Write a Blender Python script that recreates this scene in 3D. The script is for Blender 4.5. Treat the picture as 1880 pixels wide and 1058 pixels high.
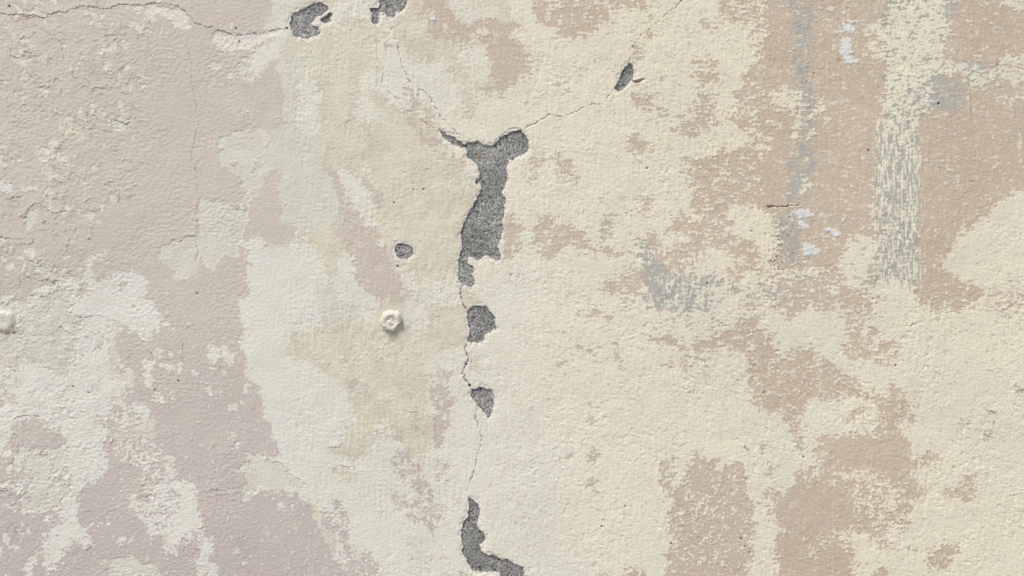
import bpy, math, random
import numpy as np

for _o in list(bpy.data.objects):
    bpy.data.objects.remove(_o, do_unlink=True)
scene = bpy.context.scene
COL = scene.collection
R = math.radians

# ------------------------------------------------------------------ camera
PX = 0.0006                       # metres of wall per traced unit
W_U, H_U = 1880.0, 1058.0         # the part of the wall that was measured
CZ = 1.40                         # height of its centre above the ground
cam_d = bpy.data.cameras.new("camera")
cam_d.lens = 28.0
cam_d.sensor_width = 36.0
cam_d.clip_start = 0.02
cam_d.clip_end = 500.0
cam = bpy.data.objects.new("camera", cam_d)
COL.objects.link(cam)
cam.location = (0.0, -W_U * PX * 28.0 / 36.0, CZ)
cam.rotation_euler = (R(90), 0, 0)
scene.camera = cam

# ------------------------------------------------------------------ sky and sun (bright overcast)
SUN_EL, SUN_AZ = 56.0, -40.0      # azimuth measured from straight in front of the wall, towards the left
wd = bpy.data.worlds.new("World")
scene.world = wd
wd.use_nodes = True
nt = wd.node_tree
bg = nt.nodes["Background"]
sky = nt.nodes.new("ShaderNodeTexSky")
sky.sky_type = 'NISHITA'
sky.sun_disc = False
sky.sun_elevation = R(SUN_EL)
sky.sun_rotation = R(180 - SUN_AZ)
sky.air_density = 1.0
sky.dust_density = 3.0
sky.ozone_density = 1.0
nt.links.new(sky.outputs[0], bg.inputs[0])
bg.inputs[1].default_value = 0.09
sd = bpy.data.lights.new("sun", 'SUN')
sd.energy = 1.5
sd.angle = R(24)
sd.color = (1.0, 0.97, 0.87)
sun = bpy.data.objects.new("sun", sd)
COL.objects.link(sun)
from mathutils import Vector
_d = Vector((math.sin(R(SUN_AZ)) * math.cos(R(SUN_EL)), -math.cos(R(SUN_AZ)) * math.cos(R(SUN_EL)), math.sin(R(SUN_EL))))
sun.rotation_euler = _d.to_track_quat('Z', 'Y').to_euler()
sun.location = _d * 6
vs = scene.view_settings
vs.view_transform = 'Standard'
vs.look = 'None'
vs.exposure = 0.88
vs.gamma = 1.0
vs.use_curve_mapping = False
scene.cycles.max_bounces = 6
scene.cycles.use_denoising = False

# ------------------------------------------------------------------ noise
_rng = np.random.RandomState(11)
_perm = _rng.permutation(256).astype(np.int32)
_perm = np.concatenate([_perm, _perm])
_ang = _rng.rand(256).astype(np.float32) * 2 * np.pi
_gx, _gy = np.cos(_ang).astype(np.float32), np.sin(_ang).astype(np.float32)

def perlin(x, y, seed=0):
    x = x.astype(np.float32) + np.float32(seed * 17.37)
    y = y.astype(np.float32) + np.float32(seed * 9.71)
    xf, yf = np.floor(x), np.floor(y)
    xi, yi = xf.astype(np.int32) & 255, yf.astype(np.int32) & 255
    fx, fy = x - xf, y - yf
    u = fx * fx * fx * (fx * (fx * 6 - 15) + 10)
    v = fy * fy * fy * (fy * (fy * 6 - 15) + 10)
    def g(ix, iy, dx, dy):
        h = _perm[_perm[ix & 255] + (iy & 255)]
        return _gx[h] * dx + _gy[h] * dy
    a = g(xi, yi, fx, fy)
    b = g(xi + 1, yi, fx - 1, fy)
    c = g(xi, yi + 1, fx, fy - 1)
    d = g(xi + 1, yi + 1, fx - 1, fy - 1)
    ab = a + u * (b - a)
    return (ab + v * (c + u * (d - c) - ab)) * 1.5

def fbm(x, y, wl, octs=3, seed=0, gain=0.5, ax=1.0, ay=1.0):
    s, a = 0, 1.0
    for i in range(octs):
        s = s + a * perlin(x / (wl * ax), y / (wl * ay), seed + i * 3)
        wl *= 0.5
        a *= gain
    return s

def uniform(v):
    q = np.quantile(v.ravel()[::37], np.linspace(0, 1, 129))
    return np.interp(v, q, np.linspace(0, 1, 129)).astype(np.float32)

def smooth(e0, e1, x):
    t = np.clip((x - e0) / (e1 - e0), 0, 1)
    return t * t * (3 - 2 * t)

def box1(a, r, axis):
    if r < 1:
        return a
    p = [(0, 0), (0, 0)]
    p[axis] = (r + 1, r)
    c = np.cumsum(np.pad(a, p, mode='edge'), axis=axis, dtype=np.float64)
    n = a.shape[axis]
    hi = np.take(c, np.arange(2 * r + 1, 2 * r + 1 + n), axis=axis)
    lo = np.take(c, np.arange(0, n), axis=axis)
    return ((hi - lo) / (2 * r + 1)).astype(np.float32)

def blur(a, r, n=2):
    for _ in range(n):
        a = box1(box1(a, r, 0), r, 1)
    return a

# ------------------------------------------------------------------ what was measured on the wall
# Tiles of 480 x 270 units, coordinates inside a tile are 3.9167 times finer. First letter of a line: layer; number: coverage.
# P pink undercoat, W cream coat, O ochre coat, G pale green-grey coat, Y grey skim, B bluish white paint, K bare concrete, S scar of torn paint
TX = (0, 470, 940, 1400)
TY = (0, 265, 525, 788)
TS = 1880.0 / 480.0
SHAPES = {}
SHAPES[0, 0] = """
W.9 690,150 720,150 725,210 700,220 680,190
W.9 700,295 750,300 780,340 740,370 710,330
W.7 515,480 540,480 540,520 510,520
W.9 635,765 680,750 670,785 640,780
W.35 980,150 1050,140 1100,200 1030,270 970,220
O.85 400,870 460,850 540,870 600,950 610,990 560,1010 480,990 430,920
W.7 380,1000 420,975 460,1010 430,1050 370,1040
O.9 840,880 960,860 985,890 950,940 890,950 850,910
O.9 700,810 750,820 740,850 690,840
O.8 555,820 610,800 640,830 590,850
G.95 1620,980 1740,910 1800,880 1900,900 1900,1080 1540,1080 1560,1000
G.8 1500,460 1580,450 1580,500 1500,500
G.6 1640,480 1780,470 1900,410 1900,600 1780,580 1600,560
G.6 1760,350 1900,310 1900,430 1740,430
W.6 1800,640 1840,660 1830,720 1800,700
W.6 1740,800 1820,790 1830,830 1760,830
W.6 1640,160 1680,160 1670,200 1640,190
W.6 1780,120 1820,120 1810,160 1780,150
S.9 1060,30 1200,30 1300,80 1370,180 1330,210 1200,130 1060,90
S.9 1520,220 1660,240 1900,240 1900,290 1750,340 1620,350 1520,300
S.6 860,20 1060,40 1020,90 880,60
"""
SHAPES[1, 0] = """
P.97 -40,-40 80,-40 110,100 60,230 -40,240
W.85 90,-40 390,-40 330,40 260,100 240,170 250,260 180,330 80,300 60,230 110,100
W.85 -40,330 180,330 170,400 90,460 60,560 -40,580
S.9 -40,230 130,210 230,190 160,260 60,270 -40,300
P.97 70,520 100,470 170,400 160,500 190,600 200,750 180,900 60,930 -40,920 -40,600
G.85 180,430 380,370 380,570 290,620 270,700 290,900 200,920 200,700
G.8 -40,930 200,920 300,940 460,1000 440,1080 -40,1080
W.97 290,620 390,570 470,590 470,700 450,850 455,990 380,970 300,940 285,800 330,700
W.97 410,160 520,80 600,40 780,-40 890,60 830,130 860,200 800,140 720,150 600,190 470,185
W.95 740,550 860,520 868,640 830,700 880,900 790,890 700,870 720,760 735,640
W.97 870,90 930,110 1000,260 1040,440 1110,600 1220,670 1290,780 1430,930 1490,1010 1380,990 1300,930 1180,880 1080,790 1010,775 880,650 870,420
P.45 890,250 980,240 1010,330 940,370
P.75 1040,620 1150,650 1230,770 1290,850 1210,830 1090,780 1050,700
P.7 1010,790 1190,770 1290,850 1310,920 1240,930 1150,860
P.6 1060,800 1250,960 1300,1010 1400,1060 1280,1060 1130,930
W.95 1045,380 1130,380 1180,440 1300,470 1400,550 1460,620 1470,750 1530,880 1430,910 1400,900 1300,790 1210,660 1110,590 1060,480
P.6 1050,390 1130,370 1130,390 1060,410
P.7 1140,420 1190,420 1150,460
P.5 1260,600 1290,600 1280,660
P.88 1190,-40 1360,-40 1380,100 1460,160 1560,180 1600,210 1560,270 1480,330 1400,310 1300,280 1210,290 1220,220 1250,150 1200,90
W.97 1340,180 1380,170 1420,270 1380,280
W.97 1250,60 1290,60 1290,95 1250,95
W.97 1360,-40 1560,-40 1600,60 1720,40 1750,100 1650,160 1500,170 1440,130 1380,70
P.5 1600,-40 1740,-40 1700,40 1620,60
P.93 1550,160 1700,130 1900,180 1900,590 1760,600 1700,560 1720,500 1700,430 1650,370 1620,310 1600,230
W.75 1560,220 1650,190 1690,240 1620,300
W.9 1430,380 1550,340 1650,380 1720,520 1650,590 1580,590 1500,520 1450,450
W.97 1550,640 1900,700 1900,930 1740,1000 1690,1040 1500,1010 1430,920 1530,880 1590,830
P.45 1560,600 1700,610 1900,600 1900,720 1780,720 1650,700
B 1262,115 1300,108 1308,130 1280,148 1262,135
B 1520,228 1535,232 1530,245
K 245,150 262,100 310,75 350,58 370,35 420,22 470,20 510,45 520,70 495,90 460,110 415,130 410,155 385,175 420,192 440,195 455,230 440,250 400,255 385,280 330,270 280,270 275,235 245,205 240,180
K 465,145 475,125 520,100 545,95 555,115 535,130 540,160 500,172 470,165
K 883,-60 1085,-60 1085,30 1070,65 1030,80 1005,75 1000,130 970,130 940,105 920,85 880,90 882,130 880,170 870,200 845,180 830,150 830,100 805,65 850,60 890,65 890,30
K 1308,930 1350,958 1420,983 1475,1018 1512,1046 1495,1064 1450,1050 1400,1026 1350,992
"""
SHAPES[2, 0] = """
W.97 -20,-40 1900,-40 1900,1080 -20,1080
P0.86 120,-40 830,-40 840,60 720,90 690,140 630,160 620,200 480,265 430,310 390,290 350,250 300,200 160,140 140,60
W.7 290,0 340,10 350,150 360,230 330,230 320,100
W.7 460,10 490,10 480,60
W.6 640,-40 690,-40 700,60 640,90
P0.60 850,-40 1000,-40 1000,60 940,120 920,70 840,60
P0.90 0,150 60,170 40,230 -20,230 -20,150
P0.95 -20,280 70,300 100,400 150,480 150,540 60,570 -20,600
P0.70 300,610 390,580 400,650 340,660
P0.60 90,740 150,720 140,770 80,770
P0.95 860,320 900,320 960,370 930,400 900,445 860,440 855,370
P0.95 860,720 900,670 1000,680 980,740 1010,770 980,830 940,790 870,740
P0.90 1050,760 1100,770 1120,860 1060,860
P0.95 850,1000 900,980 940,1020 1000,1080 840,1080
P0.90 1340,130 1440,160 1440,210 1350,200
P0.65 1300,430 1470,420 1470,550 1520,600 1400,640 1290,620 1350,560 1290,500
P0.78 1310,640 1480,730 1450,830 1480,880 1400,930 1310,1020 1240,1000 1160,940 1200,890 1300,870 1330,780
P0.50 1210,800 1300,830 1290,900 1200,880
P0.83 1480,-40 1900,-40 1900,1080 1700,1000 1700,930 1620,920 1540,870 1640,780 1610,660 1700,560 1680,480 1810,420 1810,320 1770,240 1700,190 1570,180 1490,110 1500,40
W.5 1640,720 1800,760 1830,830 1680,830
W.42 1560,20 1830,30 1800,120 1640,120 1580,80
P1 940,245 990,215 1005,240 990,270 940,272
O.7 735,650 770,645 770,670 730,670
K 838,455 870,485 884,520 870,575 845,610 804,650 770,655 742,636 768,590 788,525 815,485
"""
SHAPES[3, 0] = """
P0.95 0,-40 1900,-40 1900,1080 0,1080
W.55 -20,-40 30,0 20,260 10,420 -20,430
Y.56 150,-40 380,-40 370,180 350,330 340,620 250,620 220,500 200,300 190,150
W.82 60,650 200,620 350,650 360,720 460,740 460,860 370,830 370,950 290,1050 200,1040 230,880 200,800 80,770
W.9 30,880 150,855 130,880 40,890
W.8 -20,930 60,1000 50,1080 -20,1080
Y.6 240,600 380,600 395,900 390,880 390,880 395,1080 290,1080
Y.85 880,-40 1340,-40 1330,60 1290,430 1310,520 1190,640 1190,740 1210,800 1100,920 1130,1080 820,1080 850,900 870,740 880,560
W.86 915,-40 1340,-40 1330,60 1310,120 1340,190 1320,260 1300,330 1290,430 1310,520 1230,570 1190,640 1190,740 1210,800 1100,920 1130,1080 820,1080 850,900 870,740 880,560 900,420 915,270
W.62 1000,640 1200,640 1210,800 1100,920 1130,1080 820,1080 850,900
W.75 720,240 760,160 830,150 915,170 915,420 740,420 780,380 720,320 800,290
Y.66 1200,600 1280,560 1480,600 1480,740 1400,800 1280,810 1200,740
Y.6 1340,-40 1400,-40 1390,100 1320,150
Y.6 1000,-40 1120,-40 1080,40 1020,40
Y.6 1600,450 1720,440 1720,530 1610,560
Y.5 1280,430 1600,460 1600,600 1300,560
W.72 1310,430 1420,440 1480,480 1600,490 1730,440 1800,380 1900,350 1900,590 1740,600 1720,560 1640,600 1500,650 1480,580 1400,540 1310,520
W.6 1680,720 1900,660 1900,740 1700,750
W.95 1690,-40 1900,-40 1900,70 1780,80 1720,30
W.4 1840,960 1900,940 1900,1080 1840,1080
B 480,55 520,55 515,85 485,80
B 590,125 680,150 670,165 600,150
B 580,170 610,175 660,205 640,240 590,240 480,245 490,235 590,220
B 555,290 655,290 640,330 640,400 690,440 680,460 610,440 570,400 560,350
"""
SHAPES[0, 1] = """
G.97 1640,-20 1900,-20 1900,300 1850,380 1800,330 1740,300 1700,290 1760,250 1715,230 1710,160 1690,110 1660,130 1695,180 1640,180 1590,150 1560,80 1610,40
W.6 1740,310 1830,310 1800,470 1820,520 1790,590 1760,480 1730,430
G 1415,400 1520,400 1620,410 1700,440 1780,480 1760,590 1750,690 1700,780 1610,800 1560,850 1540,930 1500,890 1470,850 1460,810 1420,840 1380,920 1330,945 1265,960 1230,890 1180,880 1130,830 1135,770 1180,710 1250,690 1320,690 1340,660 1420,660 1430,600 1415,500
W.7 1740,690 1900,660 1900,820 1820,800 1740,720
W.9 1810,850 1900,830 1900,1080 1840,1060 1820,990 1850,920
W.9 230,40 310,30 380,90 420,60 480,100 530,160 520,185 470,160 380,110 320,120 260,80
O.6 310,170 420,160 460,210 400,260 330,290 310,240
W.95 -40,250 40,270 100,330 90,360 -40,375
W.6 170,330 290,320 290,360 170,350
G.95 240,430 290,425 280,520 350,560 270,555 180,580 200,500
W.8 530,60 545,95 520,100
G.9 -40,690 60,710 -40,750
W.9 180,770 240,750 240,820 190,820
G.95 270,870 350,840 360,900 310,940 270,920
G.9 450,960 560,960 570,1080 300,1080 330,1020
W.75 620,780 790,770 770,800 690,840 650,880 600,890 640,830
W.95 600,910 670,900 690,950 620,1000 600,970
W.9 800,900 840,890 880,930 960,910 1060,970 1040,1080 920,1080 880,1000 850,1080 640,1080 680,1000 760,980 820,970
W.7 1330,620 1360,615 1360,650 1330,645
W.6 540,450 610,440 560,490
W.7 440,590 480,570 470,610
"""
SHAPES[1, 1] = """
G.9 -60,-20 500,-20 500,180 560,260 540,350 620,430 600,600 500,560 480,640 370,700 300,660 180,560 180,200 60,180 -60,300
P.95 20,350 90,210 190,200 180,400 190,560 290,600 250,690 150,720 -60,640 -60,450
W.97 -60,680 50,690 100,740 240,760 270,690 370,690 480,780 480,860 540,960 520,1010 460,1080 -60,1080
P.9 50,740 90,720 80,790 50,790
W.92 610,770 700,790 720,950 740,1010 780,1080 540,1080 580,900
P.97 490,190 560,190 600,260 640,330 700,450 800,550 920,650 900,720 960,830 1000,920 1070,1080 780,1080 720,960 700,820 640,760 600,660 620,470 590,360 540,350 560,280
W.96 570,190 680,170 750,280 810,370 850,450 870,530 880,600 800,590 760,530 700,450 650,330
P.92 640,150 710,160 800,260 870,340 920,390 860,450 820,380 750,290 660,200
W.85 670,-20 740,80 800,190 880,230 840,290 780,180 700,80
P.55 1180,70 1300,50 1440,80 1400,130 1250,110
W1 1340,-10 1450,-10 1500,20 1525,60 1520,110 1590,150 1612,220 1590,260 1550,240 1480,130 1400,60
W.7 870,690 920,680 960,760 900,740
W.5 1000,930 1200,900 1440,920 1440,1080 1060,1080
W.97 1810,110 1990,110 1990,470 1760,560 1780,360
P.9 1790,560 1850,470 1900,480 1900,830 1770,870 1770,720
P.5 1810,150 1900,120 1900,190
W.97 1570,880 1640,830 1760,850 1900,830 1900,1080 1480,1080 1580,1000
K 1500,10 1510,-18 1600,-18 1680,7 1705,12 1740,-28 1800,-73 1880,-103 1906,-108 1945,-60 1960,10 1951,60 1900,90 1856,110 1810,125 1800,160 1810,220 1805,270 1790,310 1770,345 1790,390 1790,440 1780,510 1760,560 1775,610 1765,680 1745,730 1755,780 1765,830 1720,840 1690,815 1640,805 1600,835 1560,820 1530,815 1520,850 1525,870 1560,875 1565,900 1550,930 1575,980 1570,1000 1545,1025 1480,1025 1470,1000 1455,940 1450,880 1455,830 1475,780 1475,700 1475,640 1490,590 1515,550 1535,490 1570,430 1600,370 1610,340 1612,280 1585,290 1570,260 1600,250 1612,210 1590,140 1550,110 1525,110 1525,60
K 1005,750 1030,725 1060,715 1100,730 1125,760 1120,800 1090,820 1050,820 1010,800
"""
SHAPES[2, 1] = """
W.97 0,0 1900,-20 1900,1080 0,1080
P0.70 120,130 250,60 250,130 190,190 170,290 120,280 130,200 90,170
P0.80 290,40 370,40 330,100 430,110 490,200 470,280 390,240 300,220 310,150
P0.95 850,-20 1020,-20 1000,40 980,70 920,40 860,70
P0.86 200,520 290,530 320,570 450,600 530,640 550,700 600,740 730,750 790,785 900,780 900,800 720,795 640,790 580,750 500,770 430,730 330,770 310,820 200,810 220,750 150,740 180,680 120,600 190,580
P0.95 -20,540 60,580 70,740 30,770 -20,770
P0.80 620,570 700,510 770,520 770,570 700,620 700,660 620,720 610,680 660,630
P0.75 900,370 1000,360 1010,420 980,490 930,490 920,430
P0.50 860,520 1050,510 1050,530 870,540
P0.83 1240,180 1260,100 1310,100 1340,140 1440,100 1470,60 1640,40 1720,0 1900,-20 1900,460 1820,450 1560,460 1540,500 1570,560 1520,600 1560,640 1640,690 1740,690 1770,760 1760,840 1750,900 1640,960 1620,1080 1500,1080 1560,920 1640,840 1560,770 1440,740 1370,760 1390,800 1270,840 1250,880 1320,920 1270,950 1150,910 1080,840 1030,780 1110,760 1210,700 1260,640 1330,620 1200,660 1090,650 1110,600 1160,580 1180,500 1210,480 1300,560 1370,580 1310,480 1270,380 1310,340 1250,280
P0.95 980,640 1030,640 1050,720 1050,790 1000,760 970,700
P0.95 720,1080 760,980 830,900 920,890 940,1080
P0.60 640,1080 660,1020 720,1000 720,1080
W.97 1100,740 1200,650 1290,640 1280,700 1150,740
Y.9 910,710 970,700 1030,790 1080,850 1150,920 1150,960 1080,1080 940,1080 940,880 910,780
Z.25 905,690 970,690 1040,790 1000,830 930,880
Z.1 930,800 1060,820 1150,920 1150,960 1100,1080 930,1080
Y.85 1100,930 1420,930 1640,1000 1600,1080 1080,1080
Z.4 1130,930 1420,930 1640,1000 1600,1080 1080,1080
Y.8 1760,840 1900,780 1900,1080 1780,1080
Z.55 1760,840 1900,780 1900,1080 1780,1080
B 1610,260 1640,255 1640,285 1615,285
B 1520,345 1540,345 1540,370
B 1530,390 1545,390 1548,415 1532,415
"""
SHAPES[3, 1] = """
P0.95 0,-20 1900,-20 1900,1080 0,1080
Y.56 270,-20 390,-20 380,200 370,340 290,430 160,420 200,200 180,100 260,60
Y.55 130,450 280,470 290,640 280,800 230,900 130,860 100,700 100,520
W.6 285,240 350,240 350,340 300,330
W.8 -20,-20 60,0 30,50 -20,50
W.74 -20,470 100,540 120,640 150,720 100,800 180,900 350,880 560,880 600,700 660,630 720,680 800,670 830,720 820,820 740,920 780,1000 700,1080 -20,1080
W.92 -20,480 90,550 110,660 90,760 60,900 -20,920
P0.95 340,820 560,810 560,880 350,885
P0.55 200,950 560,900 560,1080 200,1080
W.92 600,700 660,640 780,690 790,840 720,1000 600,1000 570,860
Y.88 815,-20 1130,-20 1130,1000 820,1080
W.44 820,-20 1140,-20 1180,60 1150,150 1130,200 1120,350 1140,500 1100,700 1130,900 1110,1000 1060,1080 830,1080 800,950 810,700 790,500 790,380 820,200
W.92 860,980 1100,950 1060,1080 840,1080
Z.15 890,370 980,380 1000,450 940,460 880,410
W1 1900,310 1790,345 1720,400 1600,510 1510,570 1480,610 1410,630 1410,690 1360,740 1300,800 1330,830 1250,860 1290,890 1340,910 1390,920 1400,960 1480,1010 1600,1080 1900,1080
W.4 1830,-20 1900,-20 1880,20 1830,20
P0.40 1700,1000 1850,990 1850,1060 1700,1060
B 225,500 290,475 340,480 380,530 330,510 240,520
B 245,550 290,560 370,605 330,605 270,590
B 405,650 430,635 435,660 470,675 430,685
B 455,620 490,600 540,620 565,655 510,650 470,640
B 290,710 320,720 370,720 415,760 410,800 350,790 320,830 280,800 300,760
B 550,540 570,530 595,545 570,555
B 425,495 440,500 468,570 448,560
"""
SHAPES[0, 2] = """
W.96 -60,80 540,-20 1050,-20 1080,90 1160,180 1150,320 1060,400 920,330 860,280 830,420 880,600 900,760 940,850 1080,860 1120,1000 1120,1080 -60,1080
P.96 -60,-20 300,-20 300,20 200,80 140,100 100,70 -60,80
G.96 -60,80 140,100 200,80 300,70 520,10 520,130 500,170 570,260 560,420 500,640 400,680 330,560 200,560 130,620 90,600 -60,580
W.6 -60,220 140,200 130,330 -60,330
O.85 -60,460 130,500 130,580 -60,600
O.75 780,250 880,250 850,400 850,560 960,640 960,760 780,640
O.6 780,790 900,780 900,840 1000,900 1080,960 1120,1000 1080,1080 600,1080 650,960 800,900
O.5 50,640 130,690 130,860 -60,880 -60,640
P.9 550,-20 620,-20 630,70 540,75
P.95 870,-20 920,-20 880,50
P.6 1040,20 1120,40 1140,100 1060,120
P.9 690,440 740,400 740,450 700,470
P.9 610,360 650,370 640,400
P.8 580,500 620,510 610,540
P.75 720,340 745,350 740,390
W.97 1490,415 1540,410 1570,450 1560,540 1520,550 1490,490
W.97 1590,420 1630,420 1690,520 1670,550 1620,560 1590,500
W.97 1040,520 1110,560 1110,680 1070,760 1040,740 1060,640 1030,580
W.85 1180,570 1240,540 1310,570 1290,650 1230,620 1190,630
W.95 1200,740 1240,750 1240,830 1180,855 1160,830 1210,820
W.95 1490,710 1530,760 1510,800 1490,770
W.95 1740,720 1760,690 1800,740 1760,780 1740,780
W.95 1730,830 1770,815 1770,850 1740,860
W.65 1110,460 1160,490 1150,540 1110,530
W.7 1380,600 1440,600 1440,630 1390,630
W.95 1720,90 1900,60 1900,800 1850,720 1850,640 1830,590 1780,570 1740,520 1750,340 1725,200
P.8 120,940 280,940 340,1000 330,1080 90,1080 100,980
"""
SHAPES[1, 2] = """
W.97 -60,-20 440,-20 460,160 480,320 250,330 250,420 200,500 400,570 480,640 570,680 640,780 740,960 640,1030 620,1080 -60,1080
P.97 -60,700 10,720 40,830 40,960 110,1000 160,1080 -60,1080
G.85 440,-20 560,0 600,80 740,150 740,200 690,290 480,320 460,160
P.85 740,30 780,-20 1060,-20 1100,60 1060,100 980,140 940,100 850,80 760,70
W.95 570,80 600,30 740,40 850,90 870,160 740,150 620,100
W.8 740,160 880,170 890,280 730,270
W.75 1080,90 1240,150 1230,320 1100,330 1060,280 1130,240 1060,190
W.8 1080,-20 1480,-20 1480,130 1240,140 1100,90
W.95 1240,560 1350,480 1500,430 1480,620 1560,800 1600,1000 1600,1080 1400,1080 1400,960 1250,940 1240,880
W.97 1500,400 1580,-20 1900,-20 1900,1080 1590,1080 1600,880 1480,620
P.75 1250,660 1330,590 1380,640 1400,720 1430,830 1390,930 1400,1010 1330,1050 1200,1000 1290,930 1250,820
P.9 1370,590 1430,600 1420,630 1370,620
P.75 860,370 960,350 920,410 870,400
P.7 1090,290 1140,290 1100,330 1040,310
W.7 850,1000 940,960 1050,1020 1050,1080 850,1080
W.3 600,540 800,480 850,640 720,700
W.3 740,300 850,300 980,420 860,520 740,440
P.3 640,500 740,480 760,640 700,850 620,640
G.35 700,600 860,560 1000,640 900,780
Y.7 1095,920 1145,915 1180,960 1130,980
O.97 1480,10 1580,10 1580,90 1630,130 1510,170 1490,100
O.97 1560,520 1610,510 1590,740 1570,720 1575,640 1540,540
K 1510,185 1560,150 1600,150 1630,160 1650,148 1670,180 1710,195 1725,220 1715,260 1725,300 1690,320 1660,345 1640,380 1635,410 1600,422 1560,405 1515,402 1530,340 1535,290 1520,240 1508,200
K 1545,740 1620,732 1650,735 1690,740 1712,770 1705,850 1700,900 1695,945 1670,955 1650,920 1610,880 1580,840 1555,800
K 1470,-20 1545,-20 1545,8 1480,8
"""
SHAPES[2, 2] = """
W.97 0,0 1900,-20 1900,1080 0,1080
P0.88 630,-20 940,-20 930,60 880,60 870,130 800,130 780,90 720,80
P0.89 440,230 520,200 520,180 600,165 690,185 730,250 690,250 630,215 540,215 470,240
P0.83 735,400 765,410 760,470 820,520 830,600 780,590 730,540 640,530 720,520 750,500
P0.85 580,520 540,500 600,500 600,525
P0.75 330,545 380,550 370,580 330,575
P0.60 230,620 330,625 320,640
P0.60 420,610 470,620 460,645
P0.50 430,450 640,420 660,470 460,480
P0.89 1000,360 1140,370 1240,400 1280,460 1280,540 1260,580 1200,560 1250,540 1240,470 1170,440 1030,420
P0.85 1080,560 1250,545 1220,580 1100,580
P0.95 1240,620 1300,590 1290,640 1250,655
P0.95 1190,725 1250,690 1240,710 1200,730
P0.95 1280,755 1320,760 1310,800 1285,790
P0.86 1330,440 1380,390 1520,350 1640,250 1720,220 1790,260 1860,330 1900,340 1900,840 1720,840 1720,680 1690,600 1710,470 1590,470 1520,460 1430,480 1340,500 1420,540 1420,620 1370,570 1320,520
W.35 1740,620 1900,620 1900,840 1740,840
Y.95 940,-20 1090,-20 1100,100 1080,180 980,180 940,100
Z.12 985,-20 1085,-20 1095,100 1075,175 1030,150
Z.5 940,-20 985,-20 1030,150 980,180 940,100
Y.9 1080,-20 1500,-20 1500,150 1270,200 1120,200
Z.36 1080,-20 1300,-20 1300,170 1120,200
Z.52 1300,-20 1500,-20 1500,150 1300,180
Z.12 1210,90 1280,90 1275,175 1210,180
Y.8 1780,-20 1900,-20 1900,130 1800,130
Z.52 1780,-20 1900,-20 1900,130 1800,130
P0.55 1520,20 1780,0 1790,180 1600,150 1700,100 1560,60
Y.3 980,220 1600,200 1500,320 1000,320
Z.84 980,220 1600,200 1500,320 1000,320
P0.50 1710,950 1750,960 1740,1050
P0.50 1720,840 1900,840 1900,960 1800,920
P1 540,815 570,820 570,880 545,880
P1 550,930 590,950 600,1000 550,1010
"""
SHAPES[3, 2] = """
W.97 0,0 1900,-20 1900,1080 0,1080
P0.83 100,-20 500,-20 480,60 560,100 500,180 420,180 360,160 300,170 240,210 180,240 120,200 60,140
P0.90 480,0 800,60 800,190 600,190 560,110
P0.78 590,190 700,200 690,270 800,290 830,330 780,400 700,430 600,400 640,330 590,260
P0.72 560,430 800,400 850,390 950,380 970,470 930,550 850,580 790,560 820,520 720,530 620,560 570,500
P0.85 -20,300 50,340 60,420 100,420 90,560 -20,580
P0.85 -20,420 90,430 100,540 150,500 260,450 340,440 420,540 560,600 650,680 720,760 680,790 560,800 480,820 340,830 300,920 230,950 200,940 -20,860
P0.75 700,760 800,770 870,770 940,710 1000,720 1010,800 1100,800 1090,920 1080,980 1030,1000 1000,1080 830,1080 830,900 800,830 730,820
P0.40 560,960 700,820 780,960 760,980 560,1020
P0.80 200,950 270,960 270,1080 220,1040
P0.50 10,830 200,900 220,990 100,960
Y.7 -20,-20 100,-20 120,100 -20,150
Z.6 -20,-20 100,-20 120,100 -20,150
P0.89 1070,30 1130,-20 1500,-20 1600,60 1540,120 1480,190 1380,195 1300,170 1200,170 1130,140 1120,70
P0.50 1600,70 1900,0 1900,180 1740,180 1660,150
P0.90 1740,190 1820,190 1830,230 1760,240
P0.80 1600,920 1700,930 1700,960 1620,940
P0.80 1600,970 1690,960 1680,1000
P0.30 1330,1000 1500,940 1500,1050
P0.60 1620,1030 1680,1030 1660,1060
Y.9 1810,730 1900,760 1900,800 1840,765
Z.05 1810,730 1900,760 1900,800 1840,765
"""
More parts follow.
